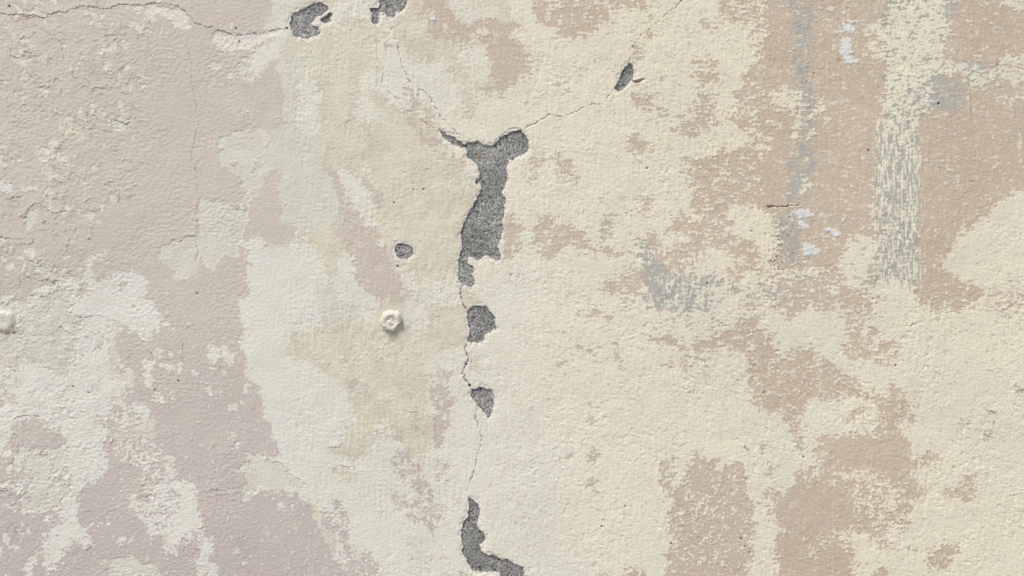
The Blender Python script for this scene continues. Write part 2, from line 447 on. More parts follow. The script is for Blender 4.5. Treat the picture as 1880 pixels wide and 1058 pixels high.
SHAPES[0, 3] = """
W.9 400,-20 770,-20 780,60 740,130 790,260 780,330 720,340 690,400 660,430 640,360 590,380 575,450 565,560 560,650 620,720 640,790 660,820 610,870 560,820 500,820 490,900 430,960 400,1020 330,1010 300,960 310,850 290,830 330,780 300,750 370,740 420,680 440,620 320,610 150,610 150,480 80,440 100,390 160,350 250,310 240,270 120,290 100,250 160,100 300,180 440,140 480,90
W.96 400,-20 770,-20 740,130 780,300 690,380 600,360 575,450 560,650 470,560 510,300 500,130
G.93 170,250 120,150 240,100 480,130 500,300 520,440 420,560 250,600 160,580 150,450 240,350
W.65 -60,-20 80,0 90,80 70,220 -60,180
P.75 80,-20 400,-20 480,90 440,140 300,180 150,90
P.9 250,640 340,610 440,620 420,700 370,745 320,740 290,700
W.95 320,640 370,630 370,670 330,680
P.95 410,300 460,265 440,330 405,345
P.9 710,290 760,280 760,310 720,310
P.8 525,135 550,130 550,180 525,180
W.95 180,930 270,920 270,950 230,1000 210,1080 170,1080 190,990
W.95 330,1000 360,1010 340,1080 325,1080
W.68 1020,330 1250,260 1290,280 1250,380 1290,380 1390,400 1440,560 1440,640 1500,690 1480,760 1530,830 1520,940 1560,1000 1570,1080 1360,1080 1420,950 1440,830 1360,780 1280,850 1280,920 1190,910 1150,830 1220,760 1100,780 1020,680 940,560 890,410 980,520 1050,560 1110,480 1030,480
W.96 1290,380 1390,410 1420,540 1430,640 1480,700 1340,760 1220,830 1240,700 1290,580
W.96 1460,760 1530,830 1520,940 1560,1000 1570,1080 1470,1080 1400,980 1450,850
G.9 1030,340 1100,400 1160,430 1100,470 1040,480
W.5 800,60 1110,90 1210,170 1290,260 1180,320 1050,310 960,280 860,240 800,150
O.75 780,-20 1120,-20 1110,70 900,80 800,60
W.95 850,800 950,780 940,830 880,850
G.97 730,950 800,920 880,930 930,905 980,940 1050,970 1120,960 1140,1000 1100,1080 720,1080 780,1000
G 1700,290 1760,240 1800,220 1900,170 1900,490 1800,505 1740,480 1740,430 1800,340 1760,320 1710,320
W.5 1640,30 1690,30 1690,90 1650,80
W.6 1800,870 1850,870 1840,900
"""
SHAPES[1, 3] = """
W.97 -40,-20 640,-20 640,110 510,140 600,200 700,250 900,60 1000,80 1000,500 900,1000 700,1000 400,500 -40,500
W.97 800,200 980,80 1130,180 1260,100 1400,-20 1900,-20 1900,1080 880,1080
P.97 -60,-20 110,-20 115,70 160,110 160,210 120,230 80,200 50,160 -60,170
G -60,160 60,180 80,220 150,250 240,310 370,415 300,420 100,440 -60,430
P.96 -60,490 60,450 130,450 200,450 260,500 300,490 390,530 430,600 400,620 470,740 540,870 580,960 640,1000 700,1020 720,1080 -60,1080
W.7 150,550 200,520 210,600 170,600
W.7 250,530 300,570 290,620 260,600
P.78 470,640 520,520 560,490 610,520 630,600 670,680 690,770 740,900 820,870 880,950 910,1080 720,1080 640,960 560,760 500,720
W.96 540,530 590,600 570,640 520,640
W.95 420,650 510,720 500,750 430,680
W.9 570,740 600,760 640,900 660,980 600,940
W.95 560,880 610,920 620,980 590,970
O.97 640,-20 860,-20 890,60 820,90 800,200 680,240 590,190 510,130 640,110
O.85 990,-20 1200,-20 1260,100 1200,230 1130,180 1050,130 980,80
O.8 520,280 640,270 740,340 700,390 600,360
O.6 930,470 1060,460 1100,520 1080,590 1000,570
G.7 1080,800 1200,780 1260,800 1250,960 1200,990 1130,950
P.68 970,150 1040,140 1100,170 1135,220 1210,250 1200,330 1250,390 1280,500 1360,530 1360,640 1310,680 1300,780 1260,800 1230,700 1150,700 1110,620 1150,500 1060,400 960,230
P.85 1260,-20 1310,-20 1360,90 1300,150 1270,100
P.8 1300,230 1420,260 1360,310 1320,390 1290,370
P.4 1320,800 1380,900 1390,1050 1320,1040 1340,930
P.7 1470,1000 1520,1010 1500,1080 1460,1050
P.35 1400,480 1500,490 1480,580 1410,560
K 1528,490 1570,510 1600,540 1608,590 1590,640 1585,680 1610,720 1640,770 1640,815 1605,840 1620,880 1660,910 1720,910 1760,940 1810,935 1840,970 1871,975 1915,999 1926,1058 1926,1110 1800,1110 1740,1030 1690,1020 1630,1030 1570,1020 1545,990 1510,930 1490,890 1485,820 1470,750 1475,700 1510,650 1520,590 1535,540
"""
SHAPES[2, 3] = """
W.97 0,0 1900,-20 1900,1080 0,1080
P0.72 1090,200 1170,220 1170,300 1150,380 1180,430 1130,500 1100,540 1080,420 1060,380 1080,300
P0.86 1290,200 1380,170 1420,200 1480,230 1490,320 1580,240 1640,220 1680,330 1700,430 1720,510 1750,560 1720,660 1720,750 1690,800 1720,850 1700,950 1670,1080 1100,1080 1130,960 1100,900 1150,830 1150,700 1130,600 1180,450 1250,390 1260,290
W.45 1260,480 1380,500 1480,580 1400,640 1300,600
W.9 1350,900 1390,930 1360,990 1300,970
W.8 1370,780 1400,790 1380,850
P0.95 1800,470 1900,440 1900,620 1800,550
P0.90 1840,230 1860,240 1850,290
P0.60 1840,340 1900,330 1900,440
P0.60 1720,640 1780,650 1720,780
P0.95 810,1040 970,1030 980,1080 810,1080
P0.90 650,1020 680,1030 670,1080
P0.95 410,185 440,180 435,215 415,205
P0.90 365,110 390,110 385,135
P1 560,170 580,145 610,145 610,230 620,270 590,295 565,230
P1 550,370 590,350 615,360 605,460 560,420
Y.95 1770,130 1840,115 1840,160 1800,165
Z0 1770,130 1840,115 1840,160 1800,165
"""
SHAPES[3, 3] = """
W.97 0,0 1900,-20 1900,1080 0,1080
P0.80 440,40 600,50 650,30 700,50 780,60 830,20 850,-20 1000,-20 1000,50 1060,70 1080,150 1040,180 1090,200 1240,160 1290,200 1220,270 1080,290 1060,320 1130,400 1180,450 1090,510 1080,560 1040,560 1090,610 1000,640 1060,680 940,720 880,740 860,800 920,800 890,900 860,820 790,800 740,760 650,740 640,820 660,900 660,1080 80,1080 100,940 120,850 100,690 60,600 50,540 0,540 0,460 150,450 250,380 270,310 400,240 420,190 330,180 340,120 430,100
P0.96 470,60 1000,60 1040,200 1040,330 900,320 700,280 480,240
P0.96 260,400 640,420 650,700 450,740 130,720 100,560
P0.97 130,780 480,820 640,830 640,1080 110,1080
W.7 470,790 650,740 700,790 620,820 580,880 520,800
W1 310,890 450,825 480,830 400,890 310,930
W.45 200,280 470,300 470,370 250,370
W.55 480,320 720,310 880,350 880,430 760,400 620,380
W.45 650,430 1000,380 1000,560 780,640 700,560
W.5 760,600 1000,640 900,760 800,700
W.95 800,270 850,290 830,310 800,300
P0.80 220,-20 260,-20 300,130 270,150 220,80
P0.90 40,240 60,230 70,430 50,440
P0.88 1290,470 1330,430 1390,440 1430,370 1500,330 1540,330 1520,440 1480,560 1440,510 1380,490 1350,520 1310,520
P0.92 1560,50 1620,-10 1670,10 1640,60 1600,90
P0.40 1160,50 1240,60 1200,100
P0.82 1190,1040 1200,920 1240,860 1380,860 1410,790 1410,880 1340,940 1330,1000 1240,1010 1220,1040
P0.50 1040,850 1130,860 1120,940 1060,880
P0.90 800,1010 860,1000 920,1030 920,1080 810,1080
P0.50 680,960 800,950 780,1000 680,1000
P0.50 1510,180 1580,190 1550,220
Y.95 -20,120 40,120 40,160 -20,165
Z0 -20,120 40,120 40,160 -20,165
"""

CRACKS = []
# (tile, half width, depth in mm, lip in mm, label, points)
def crk(t, w, dep, lip, lab, s):
    CRACKS.append((t, w, dep, lip, lab, [tuple(float(v) for v in p.split(',')) for p in s.split()]))
crk((0, 0), 1.8, 1.25, 0.9, "long wavy crack across the pink paint at the top", "-40,96 0,100 130,110 240,112 330,128 345,105 380,97 455,95 545,65 580,45 690,55 800,70 860,30 930,38 1040,45 1110,20 1190,22 1280,45 1320,85 1360,125 1405,165 1450,185 1530,200 1600,225 1690,250 1780,255 1820,240 1890,240 2000,215 2080,200")
crk((0, 0), 1.5, 0.7, 0.3, "thin upright crack in the pink paint", "1325,310 1355,360 1365,450 1385,520 1385,660 1420,800 1435,850 1410,950 1385,1058 1375,1110 1400,1220 1415,1340 1415,1440 1420,1680 1410,1740 1420,1820 1400,1920")
crk((2, 0), 1.6, 1.7, 0, "slanting crack rising from the bare concrete", "1290,-30 1250,0 1160,60 1120,105 1080,130 1040,170 985,215 940,240 915,275 870,325 855,360 850,400 838,475")
crk((2, 0), 1.7, 1.7, 0, "slanting crack below the lens-shaped chip", "752,630 700,690 670,735 640,750 580,755 500,775 440,815 340,848 300,838 265,830 200,870 100,920 66,932")
crk((2, 0), 3.4, 4.0, 1.6, "short lifted crack beside the lens-shaped chip", "850,578 880,592 920,590 955,578")
crk((1, 0), 1.8, 1.8, 0, "curving crack down from the top chip", "905,60 920,110 960,180 995,250 1020,330 1035,420 1065,510 1110,590 1150,640 1210,660 1260,710 1290,780 1340,850 1400,920 1460,980 1500,1025")
crk((1, 0), 1.5, 0.9, 0.3, "hairline crack in the cream paint", "875,195 868,300 870,420 905,480 918,530 905,600 950,650 1010,700 1080,790 1210,880 1310,935")
crk((1, 0), 1.4, 0.6, 0.4, "edge of the lifted cream paint", "868,420 862,560 870,620 930,700 1010,775 1060,800")
crk((1, 2), 2.3, 3.0, 0, "crack between the bare concrete patches", "1480,0 1475,60 1490,130 1510,190")
crk((1, 2), 2.0, 3.0, 0, "zigzag crack between two bare concrete patches", "1512,400 1498,450 1515,500 1528,520 1510,570 1490,620 1510,670 1540,720 1552,750")
crk((1, 2), 1.7, 2.3, 0, "winding crack down to the lowest concrete patch", "1600,870 1580,920 1580,960 1600,1010 1610,1030 1617,1070 1610,1140 1590,1210 1585,1280 1560,1340 1550,1400 1525,1440 1523,1480 1535,1525")
crk((1, 3), 1.8, 2.4, 0, "crack leaving the picture at the bottom", "1565,1015 1555,1058 1550,1100")
crk((1, 1), 1.8, 1.2, 0, None, "1520,30 1580,75 1590,110 1650,120 1665,110 1690,70 1700,30 1710,0")
crk((1, 1), 1.8, 1.2, 0, None, "1655,120 1655,190 1620,200 1615,260 1612,330")
crk((0, 1), 1.7, 0.9, 0.8, None, "40,385 75,397 165,378")
crk((0, 1), 1.9, 1.0, 0.9, None, "125,515 155,540 195,520 200,480 240,430 290,425 300,440 345,480 380,500 440,480 500,470")
crk((0, 1), 1.9, 1.0, 0.9, None, "0,660 40,685 90,680")
crk((0, 1), 1.8, 0.8, 0.8, None, "130,690 140,715 215,725 240,710 235,670")
crk((0, 1), 1.8, 1.0, 0.9, None, "230,850 270,858 310,835")
crk((0, 1), 2.0, 1.2, 1.0, None, "470,930 505,940 550,965")
crk((0, 1), 1.6, 0.8, 0.7, None, "330,970 370,985 440,985")
crk((0, 1), 1.6, 0.8, 0.7, None, "805,35 830,60 880,45")
crk((0, 1), 1.6, 0.8, 0.8, None, "855,300 858,400 885,460")
crk((0, 1), 1.8, 0.8, 0.9, None, "935,140 945,125 960,150 965,180")
crk((0, 1), 1.6, 0.7, 0.7, None, "650,230 690,270 690,280")
crk((0, 1), 1.6, 0.7, 0.6, None, "510,625 540,625 560,600")
crk((0, 1), 1.6, 0.7, 0.6, None, "1200,700 1250,690 1290,705 1330,680 1345,655 1415,665")
crk((0, 0), 1.8, 1.0, 1.0, None, "865,655 915,675 925,700")
crk((0, 0), 1.7, 0.8, 0.8, None, "925,720 960,770 1000,800")
crk((0, 0), 1.7, 0.8, 0.8, None, "590,560 640,600 670,650 700,630 760,630")
crk((0, 0), 1.9, 1.2, 1.0, None, "720,358 750,385 765,418")
crk((0, 0), 1.7, 0.9, 0.8, None, "720,205 755,225 770,260 740,270")
crk((0, 0), 1.9, 1.2, 1.0, None, "795,882 840,878 880,888 920,858 965,860")
crk((0, 0), 1.7, 0.9, 0.8, None, "60,440 80,412 125,430 145,405")
crk((0, 0), 1.7, 0.9, 0.8, None, "160,375 210,380 215,405 260,440")
crk((0, 0), 1.7, 0.9, 0.8, None, "385,600 405,565 440,580")
crk((0, 0), 1.6, 0.8, 0.7, None, "925,545 965,545 1000,555 1030,575")
crk((0, 0), 1.6, 0.8, 0.7, None, "120,350 150,290 175,260 180,310")
crk((0, 0), 1.6, 0.8, 0.7, None, "280,65 310,90 345,98")
crk((0, 0), 1.6, 0.8, 0.7, None, "760,535 775,510 810,520 800,545 720,540")
crk((0, 0), 1.6, 0.8, 0.7, None, "520,480 520,565 560,570 570,545")
crk((0, 0), 1.6, 0.8, 0.7, None, "400,275 440,310 450,380 465,435")
crk((0, 0), 1.6, 0.8, 0.7, None, "130,130 180,122 330,128")
crk((0, 2), 1.6, 0.8, 0.6, None, "470,180 530,200 580,235 640,218 770,228")
crk((0, 2), 1.6, 0.8, 0.6, None, "1290,290 1335,315 1385,290 1420,350")
crk((0, 2), 1.6, 0.8, 0.6, None, "-10,580 40,630 90,600")
crk((0, 2), 1.6, 0.8, 0.7, None, "65,990 120,945 190,932 240,940 300,945")
crk((0, 2), 1.5, 0.8, 0.5, None, "1280,340 1310,410 1310,500 1320,590")
crk((0, 2), 1.8, 0.9, 0.9, None, "1030,470 1070,475 1095,515")
crk((0, 3), 1.8, 1.0, 1.0, None, "1015,490 1060,488 1085,470 1110,485 1120,530")
crk((0, 3), 1.5, 0.8, 0.6, None, "60,575 100,540 130,500")
crk((0, 3), 1.7, 0.9, 0.9, None, "560,855 610,880 660,845 665,810")
crk((0, 3), 1.6, 0.8, 0.7, None, "780,55 820,70 800,130")
crk((0, 3), 1.6, 0.8, 0.8, None, "1440,610 1480,640 1495,690")
crk((1, 2), 1.8, 1.4, 1.0, None, "1090,905 1110,912 1145,910 1165,945")
crk((1, 2), 1.6, 0.9, 0.7, None, "620,460 620,455 640,440")
crk((1, 3), 1.5, 0.8, 0.8, None, "40,160 80,215 120,240 160,235 190,262 240,315 300,350 375,415")
crk((1, 3), 1.5, 0.6, 0.7, None, "510,135 560,140 630,110")
crk((1, 3), 1.5, 0.6, 0.7, None, "575,255 640,275 690,268 720,300 790,310")
crk((1, 1), 1.5, 0.7, 0.6, None, "965,560 990,600 1020,620")
crk((1, 1), 1.5, 0.7, 0.6, None, "965,670 1000,700 1005,730")
crk((1, 1), 1.5, 0.7, 0.6, None, "1470,290 1495,300 1500,330 1480,360 1490,300")
crk((3, 1), 2.9, 2.8, 0, "short dark scratch beside the blue-white flakes", "20,452 100,450 200,446 268,436")
crk((3, 1), 2.0, 1.0, 0.6, None, "345,540 362,550")
crk((3, 1), 1.8, 1.0, 0.6, None, "245,600 268,620")
crk((3, 2), 1.6, 0.9, 0.3, "thin upright scratch in the grey edge", "825,-60 828,60 822,130 820,180")
crk((3, 2), 1.6, 0.9, 0.3, None, "805,200 820,240 815,300")
crk((3, 2), 1.6, 0.9, 0.6, None, "970,292 1060,285 1100,265 1150,248")
crk((3, 2), 1.8, 1.0, 0.8, None, "1590,605 1640,610 1660,628")
crk((3, 2), 1.8, 1.0, 0.9, None, "1810,715 1835,745 1860,752 1890,750")
crk((3, 2), 1.7, 0.9, 0.9, None, "1570,885 1590,880 1610,905 1660,912 1700,935")
crk((2, 3), 1.9, 1.3, 1.0, None, "1640,80 1680,120 1700,170 1710,210")
crk((2, 3), 1.4, 0.8, 0, None, "985,370 990,390 982,410")
crk((3, 3), 1.6, 1.0, 0.6, None, "508,895 520,920 548,930")
crk((3, 0), 1.6, 0.8, 0.6, None, "250,185 300,205 325,215")
crk((3, 0), 1.8, 1.0, 0.4, None, "240,215 260,240 255,255")
crk((3, 0), 1.5, 0.7, 0.3, None, "918,-40 928,40 915,110 925,200 915,280 912,380 885,460 878,560 868,640")
crk((3, 0), 1.5, 0.8, 0.3, None, "1695,600 1710,635")
crk((3, 0), 1.5, 0.8, 0.4, None, "1300,430 1300,510 1240,575")
crk((2, 2), 1.7, 0.9, 0.7, None, "1290,330 1310,360 1330,368 1355,358")
crk((2, 2), 1.4, 0.7, 0.3, None, "370,930 395,935 400,938")
crk((0, 0), 1.6, 0.8, 0.6, None, "1325,515 1345,545 1340,560")


def tile_pt(t, x, y):
    return TX[t[0]] + x / TS, TY[t[1]] + y / TS

# ------------------------------------------------------------------ the fine sheet: a grid over the measured part of the wall
STEP = 1.5
PAD = 60.0
nx = int((W_U + 2 * PAD) / STEP) + 1
ny = int((H_U + 2 * PAD) / STEP) + 1
gx = (-PAD + np.arange(nx) * STEP).astype(np.float32)
gy = (-PAD + np.arange(ny) * STEP).astype(np.float32)
X, Y = np.meshgrid(gx, gy)

def raster(pts):
    """even-odd fill of a polygon on the grid: (slices, mask)"""
    px = np.array([p[0] for p in pts], np.float32)
    py = np.array([p[1] for p in pts], np.float32)
    i0 = max(0, int((px.min() + PAD) / STEP)); i1 = min(nx, int((px.max() + PAD) / STEP) + 2)
    j0 = max(0, int((py.min() + PAD) / STEP)); j1 = min(ny, int((py.max() + PAD) / STEP) + 2)
    if i1 <= i0 or j1 <= j0:
        return None
    xs = gx[i0:i1]
    out = np.zeros((j1 - j0, i1 - i0), bool)
    qx, qy = np.roll(px, -1), np.roll(py, -1)
    for r in range(j1 - j0):
        y = gy[j0 + r]
        m = (py <= y) != (qy <= y)
        if not m.any():
            continue
        cx = np.sort(px[m] + (y - py[m]) / (qy[m] - py[m]) * (qx[m] - px[m]))
        out[r] = np.searchsorted(cx, xs) % 2 == 1
    return (slice(j0, j1), slice(i0, i1)), out

L = {k: np.zeros((ny, nx), np.float32) for k in "OGWYBKS"}
L['O'][:, (gx > 482) & (gx < 944)] = 0.97
L['W'][:, gx >= 944] = 0.97
kid = np.zeros((ny, nx), np.int16)
nk = 0
for (tc, tr), text in sorted(SHAPES.items(), key=lambda kv: (kv[0][1], kv[0][0])):
    for line in text.strip().splitlines():
        head, *pp = line.split()
        lay, cov = head[0], float(head[1:] or 1)
        pts = []
        for q in pp:
            a, b = (float(v) for v in q.split(','))
            fx, fy = tile_pt((tc, tr), a, b)
            if fx < 3: fx = -PAD - 20
            if fy < 2: fy = -PAD - 20
            if fx > W_U - 3: fx = W_U + PAD + 20
            if fy > H_U - 3: fy = H_U + PAD + 20
            pts.append((fx, fy))
        if lay == 'K':                                  # chips keep their true outline
            pts = [tile_pt((tc, tr), *(float(v) for v in q.split(','))) for q in pp]
        rs = raster(pts)
        if rs is None:
            continue
        sl, m = rs
        if lay == 'P':
            for k in "OGWYS":
                L[k][sl][m] *= (1 - cov)
        elif lay in 'WZ':
            L['W'][sl][m] = cov
        elif lay == 'O':
            L['O'][sl][m] = cov; L['W'][sl][m] *= (1 - cov); L['G'][sl][m] *= (1 - cov)
        elif lay == 'G':
            L['G'][sl][m] = cov; L['W'][sl][m] *= (1 - cov)
        else:
            if lay == 'Y':
                L['W'][sl][m] = np.minimum(L['W'][sl][m], 0.9 if cov < 0.5 else 0.25)
            L[lay][sl][m] = cov

# where the paint was rolled on dry and ragged (1) and where it broke off in crisp flakes (0)
rough = smooth(430, 700, X) * 0.8 + 0.2
gb0 = smooth(1172, 1182, X) * (1 - smooth(1345, 1380, X)) * smooth(440, 455, Y) * (1 - smooth(565, 585, Y))
rough = rough * (1 - 0.8 * gb0)
strip = smooth(1596, 1612, X) * (1 - smooth(1690, 1712, X)) * smooth(180, 260, Y) * (1 - smooth(515, 560, Y))
topstrip = smooth(1612, 1630, X) * (1 - smooth(1720, 1742, X)) * (1 - smooth(200, 260, Y))

wx = fbm(X, Y, 34, 2, 1) * 5.0 + fbm(X, Y, 15, 3, 7, 0.7) * 4.0
wy = fbm(X, Y, 34, 2, 21) * 5.0 + fbm(X, Y, 15, 3, 27, 0.7) * 4.0
streak_h = perlin(X / 60, Y / 4.5, 33)
wx = wx + (perlin(X / 5.5, Y / 5.5, 37) * 5.0 + perlin(X / 22, Y / 3.6, 35) * 7.0) * smooth(820, 960, X) + (perlin(X / 4.5, Y / 4.5, 39) * 3.2 + perlin(X / 4.0, Y / 16, 40) * 5.0 * smooth(480, 560, X)) * smooth(20, 300, X)
wy = wy + perlin(X / 5.5, Y / 5.5, 38) * (3.0 + 2.5 * smooth(820, 960, X)) + perlin(X / 3.6, Y / 20, 36) * 5.0 * smooth(820, 960, X) * smooth(600, 760, Y)
wx = wx + streak_h * 2.5 * smooth(850, 1000, X) * (1 - smooth(560, 760, Y))
wx_c = fbm(X, Y, 34, 2, 1) * 5.0 + fbm(X, Y, 9, 2, 7) * 2.2
wy_c = fbm(X, Y, 34, 2, 21) * 5.0 + fbm(X, Y, 9, 2, 27) * 2.2
def warp(a, k):
    ii = np.clip(np.rint((X + wx * k + PAD) / STEP), 0, nx - 1).astype(np.int32)
    jj = np.clip(np.rint((Y + wy * k + PAD) / STEP), 0, ny - 1).astype(np.int32)
    return a[jj, ii]
for k in "OGWYS":
    L[k] = warp(L[k], 1.0)
L['B'] = warp(L['B'], 0.7)
wx = wx_c + perlin(X / 7, Y / 7, 401) * 4.6; wy = wy_c + perlin(X / 7, Y / 7, 405) * 4.6
L['K'] = warp(L['K'], 0.5)

n_iso = fbm(X, Y, 17, 3, 41, 0.7)
n_fine = fbm(X, Y, 6.0, 2, 47, 0.7)
n_hor = fbm(X, Y, 5.5, 2, 53, 0.6, ax=3.4)
n_ver = fbm(X, Y, 3.8, 2, 59, 0.7, ax=1.0, ay=7.0)
hz = smooth(880, 1050, X) * (1 - smooth(600, 800, Y))
n_mic = perlin(X / 3.4, Y / 3.4, 49)
nW = 0.14 * perlin(X / 42, Y / 42, 43) + n_iso * 0.52 + n_fine * 0.66 + n_mic * 0.26 + n_hor * (0.55 * hz + 0.12)
gbox = smooth(1176, 1190, X) * (1 - smooth(1330, 1360, X)) * smooth(440, 470, Y) * (1 - smooth(560, 580, Y))
nW = nW * (1 - strip) + (n_ver * 1.2 + n_iso * 0.3 + n_fine * 0.55 + n_mic * 0.3) * strip
nW = nW + gbox * n_ver * 0.8
uW = uniform(nW)
uO = uniform(fbm(X, Y, 26, 3, 61, 0.6) + 0.4 * n_fine)
uG = uniform(fbm(X, Y, 22, 3, 71, 0.6) + 0.3 * n_fine)
uY = uniform(fbm(X, Y, 24, 3, 81, 0.65) + 0.5 * n_fine)

def cover(a, u, r_soft):
    c = blur(a, 1, 2)
    if r_soft > 1:
        c = c * (1 - rough) + blur(a, r_soft, 2) * rough
    c = 0.5 + (c - 0.5) * (1 - 0.055 * rough)
    uu = 0.03 + 0.94 * u
    return np.clip((c - uu) * (8.0 + 4.0 * (1 - rough)) * (1 - 0.45 * strip) + 0.5, 0, 1)
mW = cover(0.58 * L['W'] + 0.42 * blur(L['W'], 4, 2), uW, 1)
mO = cover(L['O'], uO, 1)
mO = mO * np.clip(0.82 + 0.8 * fbm(X, Y, 48, 3, 431, 0.6), 0.6, 1)          # thinly brushed
mG = cover(L['G'], uG, 1) * np.clip(0.9 + 0.5 * fbm(X, Y, 40, 3, 437, 0.6), 0.4, 1)
# thin grey skim: worn, lets the undercoat through
mY = np.clip((blur(L['Y'], 4, 2) - 0.10 - 0.62 * uY) * 2.2 + 0.5, 0, 1) * smooth(0.02, 0.3, blur(L['Y'], 4, 2))
mB = np.clip((blur(L['B'], 1, 2) - 0.42 + 0.42 * n_fine + 0.25 * n_iso) * 4 + 0.5, 0, 1) * smooth(0.05, 0.3, blur(L['B'], 2, 1))
mK = np.clip((blur(L['K'], 1, 1) - 0.5) * 3.0 + 0.5, 0, 1)
mS = np.clip((blur(L['S'], 2, 2) - 0.5 + 0.3 * n_fine) * 4 + 0.5, 0, 1)
rim = np.clip((blur(mK, 3, 2) - 0.09 + 0.30 * n_iso + 0.2 * fbm(X, Y, 60, 1, 421)) * 7, 0, 1) * (1 - mK) * smooth(0.02, 0.10, blur(mK, 3, 2))
mS = np.maximum(mS, rim)
mW = mW * (1 - rim); mO = mO * (1 - rim); mG = mG * (1 - rim)
specks = (fbm(X, Y, 7, 1, 91) > 0.62) & (X < 700) & (Y > 120)     # stray cream specks left on the pink
mW = np.maximum(mW, specks * 0.9 * smooth(480, 760, Y + 0.3 * X))
pits = (fbm(X, Y, 5.5, 2, 95) + 0.25 * fbm(X, Y, 90, 1, 97) > 0.98) & (X > 860)
mW = np.where(pits, mW * 0.15, mW)

# ------------------------------------------------------------------ relief, in millimetres out of the wall
ca, sa = math.cos(R(38)), math.sin(R(38))
U1, V1 = X * ca + Y * sa + 6 * n_iso, -X * sa + Y * ca + 6 * n_iso
wrinkle = fbm(U1, V1, 5.6, 2, 101, 0.6, ax=1.9, ay=0.95)
wrinkle_b = fbm(U1, V1, 7.4, 2, 107, 0.65, ax=1.8, ay=0.9)
sand = fbm(X, Y, 4.2, 1, 111, 0.7)
var = np.clip(1.0 + 0.9 * fbm(X, Y, 95, 2, 113), 0.35, 1.8)
weave = perlin(X / 5.0, Y / 34.0, 117) + 0.5 * perlin(X / 13.0, Y / 6.0, 119)
right = smooth(820, 980, X)
low_r = right * smooth(350, 800, Y + 0.35 * (X - 1200))
mid = smooth(470, 560, X) * (1 - right)
left = 1 - smooth(430, 520, X)
H = 1.1 * fbm(X, Y, 420, 2, 121) + 0.25 * fbm(X, Y, 60, 2, 123)
amp = 0.75 + 0.25 * mW
ridge = lambda n: 0.6 * n + 0.5 * (0.35 - np.abs(n))
H = H + right * amp * var * (0.36 * ridge(wrinkle) * (1 - 0.6 * low_r) + 0.48 * ridge(wrinkle_b) * low_r)
H = H + (0.16 - 0.02 * left) * sand
H = H + mid * var * (0.28 * ridge(wrinkle) + 0.17 * weave) + 0.15 * weave * right * (1 - 0.3 * low_r)
H = H + left * (0.21 * var * fbm(X, Y, 5.0, 2, 127, 0.7, ax=1.4) + 0.16 * fbm(X, Y, 24, 2, 129) * smooth(-120, 120, 260 - X + 0.2 * (500 - Y)))
H = H + 0.27 * mW * (0.7 + 0.3 * rough) + 0.15 * mO * (1 - mW) - 0.42 * mG * (1 - mW) * (1 - smooth(470, 520, X))
H = H + 0.07 * strip * n_ver * 2.0
H = H + 0.42 * mB + 0.25 * mB * n_fine
H = H - (0.75 - 0.25 * rim) * mS + mS * 0.55 * np.abs(fbm(X, Y, 9, 2, 131, 0.6))
H = H + 0.05 * topstrip * fbm(X, Y, 6, 2, 133)
# isolated grains and blisters
blist = smooth(0.70, 0.95, fbm(X, Y, 11, 1, 137)) * (0.5 * left + 0.28)
H = H + blist * 0.38
# a run of paint dried on the wall
dx = X - (1780 + 1.2 * np.sin(Y / 17))
H = H + 0.5 * np.exp(-(dx / 1.8) ** 2) * smooth(162, 172, Y) * (1 - smooth(218, 228, Y))

dirt = np.zeros((ny, nx), np.float32)
rust = np.zeros((ny, nx), np.float32)
crack_id = np.full((ny, nx), -1, np.int16)

def lay_crack(pts, w, dep, lip, idx=-1, dirty=1.0):
    global H
    w *= 0.74; dep *= 0.62; lip *= 0.55
    pts = np.array(pts, np.float32)
    ext = 14
    i0 = max(0, int((pts[:, 0].min() - ext + PAD) / STEP)); i1 = min(nx, int((pts[:, 0].max() + ext + PAD) / STEP) + 2)
    j0 = max(0, int((pts[:, 1].min() - ext + PAD) / STEP)); j1 = min(ny, int((pts[:, 1].max() + ext + PAD) / STEP) + 2)
    if i1 <= i0 or j1 <= j0:
        return
    sl = (slice(j0, j1), slice(i0, i1))
    x = X[sl] + wx[sl] * 0.45; y = Y[sl] + wy[sl] * 0.45
    best = np.full(x.shape, 1e9, np.float32); side = np.zeros_like(best); tpar = np.zeros_like(best)
    seg = np.hypot(*(pts[1:] - pts[:-1]).T)
    cum = np.concatenate([[0], np.cumsum(seg)])
    for k in range(len(pts) - 1):
        a, b = pts[k], pts[k + 1]
        d = b - a
        l2 = float(d @ d) + 1e-6
        t = np.clip(((x - a[0]) * d[0] + (y - a[1]) * d[1]) / l2, 0, 1)
        ex, ey = x - a[0] - t * d[0], y - a[1] - t * d[1]
        q = np.hypot(ex, ey)
        m = q < best
        best = np.where(m, q, best)
        side = np.where(m, ey if abs(d[0]) > abs(d[1]) else ex, side)
        tpar = np.where(m, cum[k] + t * seg[k], tpar)
    taper = np.clip(np.minimum(tpar, cum[-1] - tpar) / min(8.0, 0.3 * cum[-1] + 0.1), 0.25, 1)
    wv = np.clip(0.8 + 0.8 * n_iso[sl], 0.4 if dep < 1.5 else 0.55, 1.25)
    prof = np.clip(1 - best / (w * wv * (0.55 + 0.45 * taper)), 0, 1)
    H[sl] -= dep * taper * wv * np.minimum(prof * 1.4, 1)
    if lip:                                             # the paint on one side has curled up
        H[sl] += lip * taper * np.exp(-np.maximum(best - w * 0.5, 0) / 4.0) * (side < 0) * (best > w * 0.4)
    dirt[sl] = np.maximum(dirt[sl], dirty * np.clip(prof * 1.4, 0, 1) * (0.45 + 0.55 * taper))
    if idx >= 0:
        crack_id[sl] = np.where((best < w * 0.85) & (crack_id[sl] < 0), idx, crack_id[sl])

